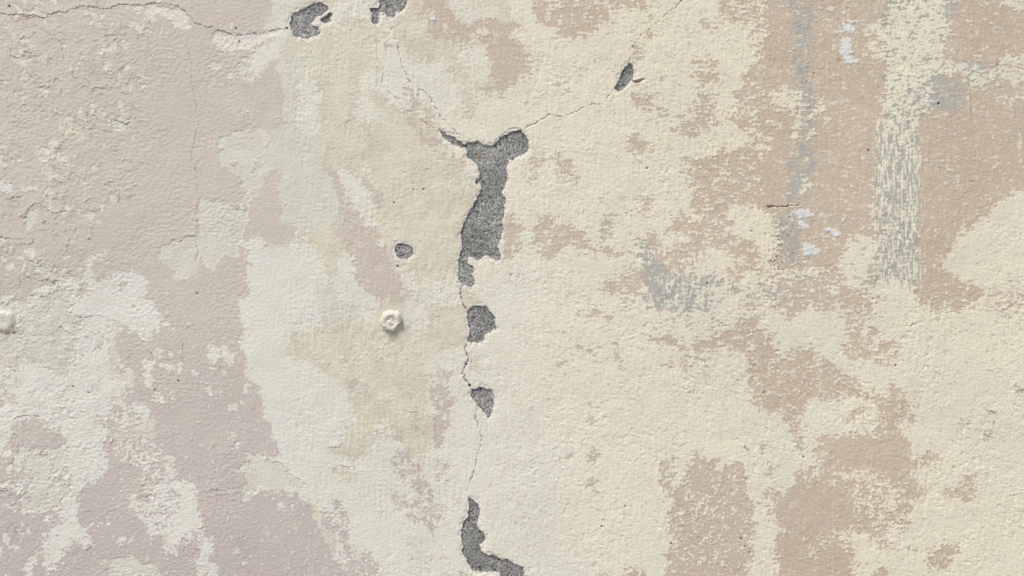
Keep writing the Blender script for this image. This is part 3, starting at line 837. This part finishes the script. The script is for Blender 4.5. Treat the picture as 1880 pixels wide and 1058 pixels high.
for ci, (t, w, dep, lip, lab, pts) in enumerate(CRACKS):
    lay_crack([tile_pt(t, *p) for p in pts], w, dep, lip, ci, 0.75 if dep > 2.5 else 0.22 if dep > 1.2 else 0.26)

rnd = random.Random(5)
ZONES = [((0, 25, 260, 130), 60), ((0, 130, 250, 265), 70), ((0, 265, 160, 520), 130), ((160, 270, 260, 380), 40),
         ((0, 560, 150, 800), 60), ((20, 800, 180, 1050), 40), ((210, 800, 400, 1000), 46), ((150, 540, 330, 760), 16),
         ((370, 60, 520, 300), 16), ((520, 100, 850, 480), 34), ((520, 560, 840, 800), 24), ((960, 600, 1400, 1040), 26), ((1400, 0, 1880, 1040), 30)]
for (x0, y0, x1, y1), n in ZONES:
    for _ in range(n):
        x, y = rnd.uniform(x0, x1), rnd.uniform(y0, y1)
        a = rnd.choice([rnd.gauss(0.2, 0.5), rnd.gauss(1.2, 0.5), rnd.gauss(0.1, 0.3)])
        p = [(x, y)]
        for k in range(rnd.randint(2, 5 if x0 < 400 else 3)):
            a += rnd.gauss(0, 0.75)
            s = rnd.uniform(2.5, 6.5)
            x += math.cos(a) * s; y += math.sin(a) * s
            p.append((x, y))
        strong = rnd.random() ** 2.2
        lay_crack(p, 1.5 + 0.4 * strong, 0.25 + 0.45 * strong, (0.45 + 0.6 * strong) * (1 if x0 < 480 else 0.8), -1, 0.25 * strong)
# flaking plates in the old pink paint
zi = int((470 + PAD) / STEP)
xz, yz = X[:, :zi] + 4 * n_iso[:, :zi], Y[:, :zi] + 4 * perlin(X[:, :zi] / 12, Y[:, :zi] / 12, 201)
def plates(x, y, cs, seed):
    rg = np.random.RandomState(seed)
    J = rg.rand(256, 256, 3).astype(np.float32)
    cx, cy = np.floor(x / cs).astype(np.int32), np.floor(y / cs).astype(np.int32)
    f1 = np.full(x.shape, 1e9, np.float32); f2 = f1.copy(); val = np.zeros_like(f1)
    for oy in (-1, 0, 1):
        for ox in (-1, 0, 1):
            jj = J[(cy + oy) & 255, (cx + ox) & 255]
            d = np.hypot((cx + ox + jj[..., 0]) * cs - x, (cy + oy + jj[..., 1]) * cs - y)
            m = d < f1
            f2 = np.where(m, f1, np.minimum(f2, d))
            val = np.where(m, jj[..., 2], val)
            f1 = np.where(m, d, f1)
    return f2 - f1, val
flk = np.clip(0.45 + 1.5 * fbm(xz, yz, 75, 2, 205), 0, 1) * (1 - smooth(190, 290, xz + 0.25 * (yz - 300)))
flk = flk + np.clip(1.6 * fbm(xz, yz, 60, 2, 209) - 0.1, 0, 1) * smooth(520, 600, yz) * 0.7
flk = np.clip(flk, 0, 1)
for cs, k in ((15.0, 1.0), (8.0, 0.7)):
    gap, val = plates(xz, yz, cs, int(cs))
    sel = flk * k * (val > 0.25) * smooth(-0.3, 0.2, fbm(xz, yz, 30, 1, 211 + int(cs)))
    ln = np.clip(1 - gap / 1.7, 0, 1) * sel
    tilt = (val - 0.5) * 0.75 + 0.02 * ((yz / cs) % 1 - 0.5)
    H[:, :zi] += sel * tilt - 0.5 * ln
    dirt[:, :zi] = np.maximum(dirt[:, :zi], 0.38 * ln)
    lost = (val > 0.93) & (flk > 0.35) & (mK[:, :zi] < 0.1)       # plates that have dropped off
    for nm_ in ("mW",):
        mW[:, :zi] = np.where(lost, 0.85, mW[:, :zi])
    H[:, :zi] -= 0.3 * lost

def dot(t, x, y, r, dep=2.0, dr=1.0, ru=0.0):
    cx, cy = tile_pt(t, x, y)
    i, j = int((cx + PAD) / STEP), int((cy + PAD) / STEP)
    k = int(r * 2 / STEP) + 3
    sl = (slice(max(0, j - k), j + k), slice(max(0, i - k), i + k))
    d = np.hypot(X[sl] - cx, (Y[sl] - cy) * rnd.uniform(0.7, 1.6)) + (0.6 + 0.45 * r * (ru > 0)) * (n_fine[sl] + 0.6 * n_iso[sl] * (ru > 0))
    m = np.clip((r - d) / 1.2 + 0.5, 0, 1)
    H[sl] -= dep * m
    dirt[sl] = np.maximum(dirt[sl], dr * m)
    rust[sl] = np.maximum(rust[sl], ru * np.clip((r + 1 - d) / 1.5, 0, 1))
for t, x, y, r in (((0, 0), 65, 45, 2.6), ((0, 0), 1718, 297, 1.9), ((0, 0), 1697, 205, 1.5), ((1, 1), 1020, 878, 2.2), ((1, 1), 1135, 325, 1.3), ((1, 1), 1205, 325, 1.4),
                   ((1, 1), 995, 420, 1.2), ((1, 1), 1832, 940, 1.4), ((2, 1), 972, 172, 2.0), ((2, 1), 1720, 625, 1.2), ((2, 1), 1402, 1000, 1.6), ((0, 2), 1417, 57, 1.5), ((0, 2), 1282, 685, 1.7),
                   ((0, 2), 1115, 750, 1.4), ((1, 2), 1513, 565, 2.4), ((1, 2), 1537, 715, 2.4), ((2, 3), 813, 555, 1.5), ((2, 3), 647, 700, 1.7), ((2, 3), 1147, 825, 1.6),
                   ((2, 3), 1650, 790, 1.6), ((2, 3), 1708, 888, 1.6), ((2, 3), 1677, 846, 1.2), ((3, 3), 295, 200, 1.7), ((3, 2), 955, 572, 1.7), ((3, 2), 10, 765, 1.6), ((1, 0), 222, 203, 2.0),
                   ((0, 2), 525, 725, 1.6), ((0, 2), 635, 768, 1.5), ((3, 0), 1690, 465, 1.3), ((3, 0), 1268, 745, 2.2), ((3, 0), 372, 525, 1.2), ((3, 1), 765, 45, 2.0), ((3, 1), 1010, 465, 1.4)):
    dot(t, x, y, r)
for t, x, y, r in (((3, 1), 975, 364, 4.5), ((3, 0), 553, 437, 4.5), ((3, 0), 548, 145, 4.0), ((1, 2), 845, 370, 0.5), ((0, 1), 340, 375, 6), ((0, 1), 330, 570, 5), ((0, 2), 955, 145, 5),
                   ((3, 1), 580, 170, 3), ((2, 3), 1690, 150, 5), ((2, 0), 900, 605, 5), ((0, 0), 200, 140, 7), ((2, 2), 375, 335, 3), ((0, 1), 390, 170, 5)):
    dot(t, x, y, r * 0.8, 0.35, 0.15, 0.42)
for _ in range(90):
    dot((3, 1), rnd.gauss(170, 75), rnd.gauss(760, 120), rnd.uniform(0.9, 1.5), 0.5, rnd.uniform(0.3, 0.9))
for _ in range(30):
    dot((3, 1), rnd.gauss(80, 35), rnd.gauss(860, 60), rnd.uniform(0.9, 1.6), 0.6, rnd.uniform(0.6, 1.0))
for _ in range(40):
    dot((3, 0), rnd.gauss(270, 60), rnd.uniform(150, 600), rnd.uniform(0.9, 1.4), 0.4, rnd.uniform(0.2, 0.6))
for _ in range(70):
    dot((2, 1), rnd.gauss(1800, 50), rnd.uniform(820, 1100), rnd.uniform(0.9, 1.4), 0.4, rnd.uniform(0.2, 0.6))
# stain where water runs off the bolt
bx, by = 720.0, 590.0
rust = np.maximum(rust, 0.30 * np.exp(-((X - bx) / 15) ** 2) * smooth(by + 8, by + 16, Y) * (1 - smooth(by + 22, by + 46, Y)) * (0.6 + n_iso))
rust = np.maximum(rust, 0.42 * np.exp(-((X - 18) / 12) ** 2 - ((Y - 604) / 6) ** 2))
# grime rubbed into the worn grey patches and the broken edges of the plaster
chip_edge = np.clip(blur(mK, 2, 2) * (1 - mK) * 2.0, 0, 1)

# concrete shows a few millimetres deeper
conc = -1.85 + 0.28 * fbm(X, Y, 5.0, 2, 141, 0.8) + 0.5 * fbm(X, Y, 70, 2, 145)
conc = conc - 0.8 * smooth(0.5, 0.75, fbm(X, Y, 7, 1, 149)) + 0.35 * smooth(0.45, 0.7, fbm(X, Y, 9, 1, 155))
base_low = 1.1 * fbm(X, Y, 420, 2, 121)
crk_in = np.where(crack_id >= 0, dirt, 0) * mK
H = H + 0.10 * chip_edge
H = H * (1 - mK) + (base_low + conc - 0.7 * crk_in) * mK

edge = np.minimum(np.minimum(X - gx[0], gx[-1] - X), np.minimum(Y - gy[0], gy[-1] - Y))
H = H * smooth(0, 30, edge)
tone = np.clip(smooth(350, 1500, X - 0.25 * (Y - 500)) + 0.10 * fbm(X, Y, 130, 2, 151), 0, 1)

# ------------------------------------------------------------------ materials
KL = (1.0, 1.0, 1.0)
def lin(r, g, b):
    f = lambda c: (c / 12.92 if c <= 0.04045 else ((c + 0.055) / 1.055) ** 2.4)
    return (f(r / 255) / KL[0], f(g / 255) / KL[1], f(b / 255) / KL[2], 1.0)

class NG:
    def __init__(self, name):
        self.m = bpy.data.materials.new(name)
        self.m.use_nodes = True
        self.t = self.m.node_tree
        self.b = self.t.nodes["Principled BSDF"]
        self.co = self.n("ShaderNodeTexCoord").outputs["Object"]
    def n(self, ty, **kw):
        x = self.t.nodes.new(ty)
        for k, v in kw.items():
            setattr(x, k, v)
        return x
    def link(self, a, b):
        self.t.links.new(a, b)
    def attr(self, name):
        x = self.n("ShaderNodeAttribute", attribute_name=name)
        s = self.n("ShaderNodeSeparateColor")
        self.link(x.outputs["Color"], s.inputs[0])
        return s.outputs[0], s.outputs[1], s.outputs[2], x.outputs["Alpha"]
    def noise(self, scale, detail=3, rough=0.55, vec=None):
        x = self.n("ShaderNodeTexNoise")
        x.inputs["Scale"].default_value = scale
        x.inputs["Detail"].default_value = detail
        x.inputs["Roughness"].default_value = rough
        self.link(vec or self.co, x.inputs["Vector"])
        return x.outputs["Fac"]
    def rng(self, v, a, b, c, d):
        x = self.n("ShaderNodeMapRange")
        for i, q in enumerate((a, b, c, d)):
            x.inputs[i + 1].default_value = q
        self.link(v, x.inputs[0])
        return x.outputs[0]
    def mix(self, f, a, b, mode='MIX'):
        x = self.n("ShaderNodeMix", data_type='RGBA', blend_type=mode)
        for s, v in ((x.inputs[0], f), (x.inputs[6], a), (x.inputs[7], b)):
            if isinstance(v, (tuple, float, int)):
                s.default_value = v
            else:
                self.link(v, s)
        return x.outputs[2]
    def math(self, op, a, b):
        x = self.n("ShaderNodeMath", operation=op)
        for s, v in zip(x.inputs, (a, b)):
            if isinstance(v, (float, int)):
                s.default_value = v
            else:
                self.link(v, s)
        return x.outputs[0]
    def bump(self, h, strength, dist, prev=None):
        x = self.n("ShaderNodeBump")
        x.inputs["Strength"].default_value = strength
        x.inputs["Distance"].default_value = dist
        self.link(h, x.inputs["Height"])
        if prev:
            self.link(prev, x.inputs["Normal"])
        return x.outputs[0]

def painted():
    g = NG("weathered_paint")
    O, G, W, Yg = g.attr("coats")
    T, D, Ru, S = g.attr("wear")
    B = g.attr("flake")[0]
    n_big = g.noise(7.0, 4)
    n_mid = g.noise(60.0, 4, 0.6)
    n_sml = g.noise(420.0, 3, 0.65)
    n_gr = g.noise(1100.0, 2, 0.6)
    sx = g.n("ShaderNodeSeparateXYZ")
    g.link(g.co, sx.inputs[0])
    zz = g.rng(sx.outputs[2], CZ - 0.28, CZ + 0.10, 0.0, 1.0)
    old = g.mix(zz, lin(189, 178, 172), lin(203, 193, 180))  # lower left is mauver paint, darkened partly as vignette shade put into the colour
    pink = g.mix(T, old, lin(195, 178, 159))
    pink = g.mix(g.rng(n_big, 0.45, 0.65, 0.0, 0.4), pink, g.mix(T, lin(199, 188, 176), lin(203, 187, 168)))
    pink = g.mix(g.rng(n_mid, 0.35, 0.7, 0.0, 0.5), pink, g.mix(T, lin(194, 184, 172), lin(189, 172, 151)))
    pink = g.mix(g.rng(n_sml, 0.55, 0.75, 0.0, 0.35), pink, lin(210, 200, 184))
    pink = g.mix(S, pink, lin(219, 212, 200))
    grey = g.mix(g.rng(n_mid, 0.3, 0.7, 0, 1), lin(161, 162, 156), lin(180, 178, 168))
    ochre = g.mix(g.rng(n_mid, 0.35, 0.68, 0, 1), lin(215, 209, 188), lin(207, 200, 177))
    ochre = g.mix(g.rng(n_big, 0.42, 0.62, 0, 0.6), ochre, lin(213, 209, 191))
    green = g.mix(g.rng(n_mid, 0.35, 0.7, 0, 1), lin(211, 209, 194), lin(205, 202, 186))
    cream = g.mix(T, lin(218, 216, 204), lin(223, 216, 193))
    n_tint = g.noise(4.2, 3, 0.5)
    cream = g.mix(g.rng(n_tint, 0.50, 0.66, 0.0, 0.45), cream, lin(209, 207, 197))
    cream = g.mix(g.rng(n_mid, 0.4, 0.7, 0.0, 0.5), cream, lin(211, 204, 187))
    cream = g.mix(g.rng(n_sml, 0.58, 0.75, 0.0, 0.4), cream, lin(199, 190, 173))
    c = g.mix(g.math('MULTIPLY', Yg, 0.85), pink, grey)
    c = g.mix(O, c, ochre)
    c = g.mix(G, c, green)
    c = g.mix(W, c, cream)
    c = g.mix(g.math('MULTIPLY', B, 0.9), c, lin(216, 217, 213))
    c = g.mix(g.math('MULTIPLY', Ru, 0.7), c, lin(168, 130, 88))
    c = g.mix(g.math('MULTIPLY', D, 0.85), c, lin(112, 97, 80))
    c = g.mix(1.0, c, g.rng(n_gr, 0.25, 0.75, 0.93, 1.05), 'MULTIPLY')
    c = g.mix(1.0, c, g.rng(n_big, 0.3, 0.7, 0.97, 1.02), 'MULTIPLY')
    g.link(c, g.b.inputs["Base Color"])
    g.link(g.rng(n_mid, 0.3, 0.7, 0.75, 0.92), g.b.inputs["Roughness"])
    g.b.inputs["Specular IOR Level"].default_value = 0.25
    b1 = g.bump(n_sml, 0.35, 0.0003)
    g.link(g.bump(n_gr, 0.35, 0.00015, b1), g.b.inputs["Normal"])
    return g.m

def concrete_mat():
    g = NG("bare_concrete")
    n1 = g.noise(560.0, 3, 0.75)
    n2 = g.noise(300.0, 2, 0.6)
    n3 = g.noise(45.0, 3)
    v = g.n("ShaderNodeTexVoronoi")
    v.inputs["Scale"].default_value = 190.0
    g.link(g.co, v.inputs["Vector"])
    c = g.mix(g.rng(n1, 0.38, 0.62, 0, 1), lin(92, 92, 90), lin(180, 179, 174))
    c = g.mix(g.rng(n2, 0.60, 0.68, 0, 0.85), c, lin(66, 65, 64))
    c = g.mix(g.rng(v.outputs["Distance"], 0.10, 0.2, 0.6, 0.0), c, lin(216, 215, 209))
    v2 = g.n("ShaderNodeTexVoronoi")
    v2.inputs["Scale"].default_value = 170.0
    g.link(g.co, v2.inputs["Vector"])
    sc = g.n("ShaderNodeSeparateColor")
    g.link(v2.outputs["Color"], sc.inputs[0])
    c = g.mix(1.0, c, g.rng(sc.outputs[2], 0, 1, 0.82, 1.16), 'MULTIPLY')
    near = g.rng(v2.outputs["Distance"], 0.16, 0.30, 1.0, 0.0)
    c = g.mix(g.math('MULTIPLY', near, g.rng(sc.outputs[0], 0.80, 0.84, 0, 0.8)), c, lin(58, 55, 52))
    c = g.mix(g.math('MULTIPLY', near, g.rng(sc.outputs[1], 0.86, 0.9, 0, 0.7)), c, lin(134, 104, 84))
    n4 = g.noise(18.0, 4)
    c = g.mix(1.0, c, g.rng(n4, 0.32, 0.68, 0.66, 1.22), 'MULTIPLY')
    c = g.mix(g.rng(n3, 0.62, 0.74, 0, 0.6), c, lin(140, 108, 84))
    g.link(c, g.b.inputs["Base Color"])
    g.b.inputs["Roughness"].default_value = 0.95
    g.b.inputs["Specular IOR Level"].default_value = 0.2
    g.link(g.bump(n1, 0.7, 0.0006), g.b.inputs["Normal"])
    return g.m

def plain(name, c0, c1, scale, bump=0.0004):
    g = NG(name)
    n1 = g.noise(scale, 4, 0.6)
    n2 = g.noise(scale * 6, 3, 0.6)
    c = g.mix(g.rng(n1, 0.35, 0.65, 0, 1), c0, c1)
    c = g.mix(1.0, c, g.rng(n2, 0.3, 0.7, 0.9, 1.06), 'MULTIPLY')
    g.link(c, g.b.inputs["Base Color"])
    g.b.inputs["Roughness"].default_value = 0.8
    g.link(g.bump(n2, 0.5, bump), g.b.inputs["Normal"])
    return g.m

M_PAINT = painted()
M_CONC = concrete_mat()

# ------------------------------------------------------------------ the wall
def world(x, y, h):
    return np.stack([(x - W_U / 2) * PX, -h * 0.001, CZ - (y - H_U / 2) * PX], -1).astype(np.float32)

wall = bpy.data.objects.new("wall", None)
COL.objects.link(wall)
wall["label"] = "weathered outdoor wall of peeling cream and pink paint with cracks and bare concrete patches"
wall["category"] = "wall"
wall["kind"] = "thing"

def mesh_part(name, co, quads, mat, attrs=None, parent=wall, label=None, kind=None, smooth_=True):
    me = bpy.data.meshes.new(name)
    n, f = len(co), len(quads)
    me.vertices.add(n)
    me.vertices.foreach_set("co", np.ascontiguousarray(co, np.float32).ravel())
    me.loops.add(f * 4)
    me.loops.foreach_set("vertex_index", np.ascontiguousarray(quads, np.int32).ravel())
    me.polygons.add(f)
    me.polygons.foreach_set("loop_start", np.arange(0, f * 4, 4, dtype=np.int32))
    me.polygons.foreach_set("use_smooth", np.full(f, smooth_, bool))
    for an, av in (attrs or {}).items():
        a = me.attributes.new(an, 'FLOAT_COLOR', 'POINT')
        a.data.foreach_set("color", np.ascontiguousarray(av, np.float32).ravel())
    me.update(calc_edges=True)
    me.materials.append(mat)
    o = bpy.data.objects.new(name, me)
    o.parent = parent
    COL.objects.link(o)
    if label:
        o["label"] = label
    if kind:
        o["kind"] = kind
    return o

co_all = world(X, Y, H).reshape(-1, 3)
coats = np.stack([mO, mG, mW, mY], -1).reshape(-1, 4)
wear = np.stack([tone, dirt, rust, mS], -1).reshape(-1, 4)
flake = np.stack([mB, mB, mB, np.ones_like(mB)], -1).reshape(-1, 4)

# which coat each face of the sheet belongs to
def facev(a):
    return 0.25 * (a[:-1, :-1] + a[1:, :-1] + a[:-1, 1:] + a[1:, 1:])
fK, fB, fW, fG, fO, fY = (facev(a) for a in (mK, mB, mW, mG, mO, mY))
cls = np.zeros(fK.shape, np.int16)                       # 0 pink
cls[fY > 0.5] = 1
cls[fO > 0.5] = 2
cls[fG > 0.5] = 3
cls[fW > 0.5] = 4
cls[fB > 0.5] = 5
fc = crack_id[:-1, :-1]
cls[(fc >= 0) & (fK < 0.5)] = 7
cls[fK > 0.35] = 6

def components(mask):
    """4-connected components of a boolean grid, by runs and union-find"""
    lab = np.zeros(mask.shape, np.int32)
    par = [0]
    def find(a):
        while par[a] != a:
            par[a] = par[par[a]]
            a = par[a]
        return a
    prev = []
    for r in range(mask.shape[0]):
        row = mask[r]
        d = np.diff(np.concatenate([[0], row.view(np.int8), [0]]))
        st, en = np.flatnonzero(d == 1).tolist(), np.flatnonzero(d == -1).tolist()
        cur = []
        p = 0
        for s, e in zip(st, en):
            k = len(par)
            par.append(k)
            while p < len(prev) and prev[p][1] <= s:
                p += 1
            q = p
            while q < len(prev) and prev[q][0] < e:
                a, b = find(prev[q][2]), find(k)
                if a != b:
                    par[max(a, b)] = min(a, b)
                q += 1
            cur.append((s, e, k))
            lab[r, s:e] = k
        prev = cur
    root = np.array([find(i) for i in range(len(par))], np.int32)
    _, comp = np.unique(root, return_inverse=True)
    return comp.astype(np.int32)[lab]

fnx = nx - 1
def make_part(name, fsel, mat, label=None, kind=None):
    j, i = fsel // fnx, fsel % fnx
    a = j * nx + i
    q = np.stack([a, a + nx, a + nx + 1, a + 1], -1)
    vid, inv = np.unique(q, return_inverse=True)
    return mesh_part(name, co_all[vid], inv.reshape(-1, 4), mat,
                     {"coats": coats[vid], "wear": wear[vid], "flake": flake[vid]}, label=label, kind=kind)

NAMES = {0: ("pink_paint_patch", 300, "pink_paint_specks"), 1: ("grey_skim_patch", 160, "grey_skim_specks"),
         2: ("ochre_paint_patch", 260, "ochre_paint_specks"), 3: ("green_paint_patch", 160, "green_paint_specks"),
         4: ("cream_paint_patch", 260, "cream_paint_specks"), 5: ("blue_paint_flake", 8, None), 6: ("bare_concrete", 10, None)}
for c, (nm, amin, rest) in NAMES.items():
    lab = components(cls == c).ravel()
    cnt = np.bincount(lab)
    order = np.argsort(lab, kind='stable')
    start = np.concatenate([[0], np.cumsum(cnt)])
    small = []
    big = [k for k in range(1, len(cnt)) if cnt[k] >= amin]
    big.sort(key=lambda k: -cnt[k])
    for k in big[:120]:
        make_part(nm, order[start[k]:start[k + 1]], M_CONC if c == 6 else M_PAINT)
    keep = set(big[:120])
    small = [order[start[k]:start[k + 1]] for k in range(1, len(cnt)) if k not in keep]
    if small:
        fs = np.concatenate(small)
        make_part(rest or (nm + "_specks"), fs, M_CONC if c == 6 else M_PAINT, kind="stuff")
cr_face = np.where(cls == 7, fc, -1).ravel()
for ci, ck in enumerate(CRACKS):
    fs = np.flatnonzero(cr_face == ci)
    if len(fs):
        make_part("crack", fs, M_PAINT, label=ck[4])

# ------------------------------------------------------------------ the same wall further out, coarser with distance
def ring(name, outer, hole, step):
    x0, y0, x1, y1 = outer
    hx0, hy0, hx1, hy1 = hole
    def axis(a, ha, hb, b):
        l = np.linspace(a, ha, max(2, int(round((ha - a) / step)) + 1))
        m = np.linspace(ha, hb, max(2, int(round((hb - ha) / step)) + 1))
        r = np.linspace(hb, b, max(2, int(round((b - hb) / step)) + 1))
        return np.concatenate([l[:-1], m, r[1:]]).astype(np.float32), len(l) - 1, len(l) - 1 + len(m) - 1
    xs, ia, ib = axis(x0, hx0, hx1, x1)
    ys, ja, jb = axis(y0, hy0, hy1, y1)
    A, B = np.meshgrid(xs, ys)
    ii = np.clip(np.rint((A + PAD) / STEP), 0, nx - 1).astype(np.int32)
    jj = np.clip(np.rint((B + PAD) / STEP), 0, ny - 1).astype(np.int32)
    dist = np.maximum(np.maximum(gx[0] - A, A - gx[-1]), np.maximum(gy[0] - B, B - gy[-1]))
    k = smooth(0, 220, dist + 60 * perlin(A / 90, B / 90, 301))
    nz = fbm(A, B, 30, 2, 303, 0.7)
    u = uniform(nz)
    def cv(a, far):
        return np.clip((a[jj, ii] * (1 - k) + far * k - 0.05 - 0.9 * u) * 5 + 0.5, 0, 1)
    big = fbm(A, B, 420, 3, 305)
    w_ = cv(Lb['W'], np.clip(0.55 + 1.2 * big, 0, 1))
    o_ = cv(Lb['O'], np.clip(0.25 + 1.2 * fbm(A, B, 500, 2, 309), 0, 1))
    g_ = cv(Lb['G'], np.clip(-0.1 + 1.2 * fbm(A, B, 300, 2, 311), 0, 1))
    y_ = cv(Lb['Y'], np.clip(-0.2 + 1.2 * fbm(A, B, 300, 2, 313), 0, 1))
    t_ = np.clip(smooth(350, 1500, A - 0.25 * (B - 500)), 0, 1)
    rim = np.minimum(np.minimum(np.abs(A - hx0), np.abs(A - hx1)) + 1e3 * ((B < hy0) | (B > hy1)),
                     np.minimum(np.abs(B - hy0), np.abs(B - hy1)) + 1e3 * ((A < hx0) | (A > hx1)))
    rim = np.minimum(rim, np.minimum(np.minimum(A - x0, x1 - A), np.minimum(B - y0, y1 - B)))
    h = (0.25 * fbm(A, B, 16, 2, 315) + 0.3 * w_ + 0.6 * fbm(A, B, 420, 2, 121)) * smooth(0, 30, rim)
    co = world(A, B, h).reshape(-1, 3)
    nX = len(xs)
    J, I = np.meshgrid(np.arange(len(ys) - 1), np.arange(nX - 1), indexing='ij')
    inside = (J >= ja) & (J < jb) & (I >= ia) & (I < ib)
    a = (J * nX + I)[~inside]
    q = np.stack([a, a + nX, a + nX + 1, a + 1], -1)
    vid, inv = np.unique(q, return_inverse=True)
    z = np.zeros_like(w_)
    at = {"coats": np.stack([o_, g_, w_, y_], -1).reshape(-1, 4)[vid], "wear": np.stack([t_, z, z, z], -1).reshape(-1, 4)[vid],
          "flake": np.zeros((len(vid), 4), np.float32)}
    return mesh_part(name, co[vid], inv.reshape(-1, 4), M_PAINT, at)

Lb = {k: blur(L[k], 4, 2) for k in "OGWY"}
frame0 = (float(gx[0]), float(gy[0]), float(gx[-1]), float(gy[-1]))
frame1 = (-760.0, -560.0, 2640.0, 1618.0)
top_u = H_U / 2 - (2.75 - CZ) / PX
bot_u = H_U / 2 + CZ / PX
frame2 = (W_U / 2 - 3.2 / PX, top_u, W_U / 2 + 3.2 / PX, bot_u)
ring("painted_plaster", frame1, frame0, 5.0)
ring("painted_plaster", frame2, frame1, 30.0)

def box_mesh(name, x0, y0, z0, x1, y1, z1, mat, parent=None):
    v = [(x, y, z) for x in (x0, x1) for y in (y0, y1) for z in (z0, z1)]
    f = [(0, 1, 3, 2), (4, 6, 7, 5), (0, 4, 5, 1), (2, 3, 7, 6), (0, 2, 6, 4), (1, 5, 7, 3)]
    me = bpy.data.meshes.new(name)
    me.from_pydata(v, [], f)
    me.materials.append(mat)
    o = bpy.data.objects.new(name, me)
    o.parent = parent
    COL.objects.link(o)
    return o
box_mesh("masonry", -3.19, 0.012, 0.0, 3.19, 0.24, 2.745, M_CONC, wall)
box_mesh("coping", -3.26, -0.03, 2.752, 3.26, 0.27, 2.82, M_CONC, wall)

M_GROUND = plain("pavement", (0.22, 0.21, 0.195, 1), (0.17, 0.165, 0.155, 1), 3.0, 0.002)
gm = bpy.data.meshes.new("ground")
gm.from_pydata([(-200, -200, -0.004), (200, -200, -0.004), (200, 200, -0.004), (-200, 200, -0.004)], [], [(0, 1, 2, 3)])
gm.materials.append(M_GROUND)
go = bpy.data.objects.new("ground", gm)
COL.objects.link(go)
go["kind"] = "structure"
go["label"] = "grey pavement in front of the wall"
go["category"] = "ground"

# ------------------------------------------------------------------ painted-over bolts
M_BOLT = plain("thick_cream_paint", lin(213, 209, 195), lin(203, 196, 179), 240.0)
M_DAB = plain("white_paint", lin(220, 214, 200), lin(210, 203, 188), 300.0)
M_RUST = plain("rust_stain", lin(176, 146, 106), lin(140, 108, 74), 400.0)

M_RUST2 = plain("dingy_paint", lin(204, 193, 172), lin(182, 162, 132), 160.0)
def lathe(name, prof, rad, hgt, seed, mat, parent, hexa=0.03, lump=0.06, seg=56, sx=1.0, off=(0, 0)):
    n = len(prof)
    th = np.linspace(0, 2 * np.pi, seg, endpoint=False)
    vs_, fs_ = [], []
    for k, (r, z) in enumerate(prof):
        ln = perlin(np.cos(th) * 1.6 + 5, np.sin(th) * 1.6 + 0.35 * k, seed)
        l2 = perlin(np.cos(th) * 4 + 9, np.sin(th) * 4 + 0.6 * k, seed + 2)
        rr = rad * r * (1 + hexa * np.cos(6 * th + 0.4) + lump * ln + 0.4 * lump * l2)
        zz = hgt * (z + 0.35 * lump * (ln + l2) * (z > 0.05))
        for a, q, w in zip(th, rr, zz):
            vs_.append((q * math.cos(a) * sx + off[0], -w, q * math.sin(a) + off[1]))
    for k in range(n - 1):
        for s in range(seg):
            t = (s + 1) % seg
            fs_.append((k * seg + s, k * seg + t, (k + 1) * seg + t, (k + 1) * seg + s))
    fs_.append(tuple((n - 1) * seg + s for s in range(seg)))
    me = bpy.data.meshes.new(name)
    me.from_pydata(vs_, [], fs_)
    me.polygons.foreach_set("use_smooth", [True] * len(me.polygons))
    me.materials.append(mat)
    o = bpy.data.objects.new(name, me)
    o.parent = parent
    COL.objects.link(o)
    return o

def bolt(px, py, label, seed):
    e = bpy.data.objects.new("bolt", None)
    COL.objects.link(e)
    p = world(np.array(px), np.array(py), np.array(0.0))
    i, j = int((px + PAD) / STEP), int((py + PAD) / STEP)
    e.location = (float(p[0]), -0.001 * float(H[j, i]) + 0.0012, float(p[2]))
    e["label"] = label
    e["category"] = "bolt"
    e["group"] = "painted-over bolts in the wall"
    return e
b1 = bolt(719, 590, "round bolt head clogged with cream paint, standing beside the long upright crack", 1)
lathe("head", [(1.9, -0.25), (1.5, 0.05), (1.22, 0.18), (1.08, 0.40), (1.02, 0.66), (0.93, 0.86), (0.80, 0.97), (0.66, 0.98), (0.54, 0.90), (0.46, 0.80), (0.3, 0.76), (0.02, 0.75)], 0.0108, 0.0062, 3, M_BOLT, b1, 0.02, 0.17)
lathe("paint_dab", [(0.7, 0.5), (0.55, 0.78), (0.38, 0.86), (0.18, 0.88), (0.04, 0.89)], 0.0082, 0.0062, 8, M_DAB, b1, 0.0, 0.24, off=(-0.0010, -0.0026))
lathe("paint_collar", [(2.2, -0.3), (1.8, 0.04), (1.55, 0.10), (1.3, 0.12), (1.0, 0.12)], 0.0108, 0.0062, 21, M_RUST2, b1, 0.0, 0.35, off=(-0.001, -0.002))
b2 = bolt(6, 590, "lumpy cream bolt cap with a rusty lower rim, half cut off by the left edge", 2)
lathe("cap", [(1.9, -0.25), (1.5, 0.06), (1.2, 0.22), (1.06, 0.5), (0.93, 0.78), (0.74, 0.93), (0.52, 0.92), (0.3, 0.82), (0.05, 0.80)], 0.0112, 0.0038, 14, M_BOLT, b2, 0.012, 0.16, sx=1.1)
lathe("rust_rim", [(1.36, -0.1), (1.28, 0.10), (1.1, 0.16), (0.9, 0.16)], 0.0112, 0.005, 14, M_RUST, b2, 0.0, 0.25, sx=1.1, off=(0.0010, -0.0024))
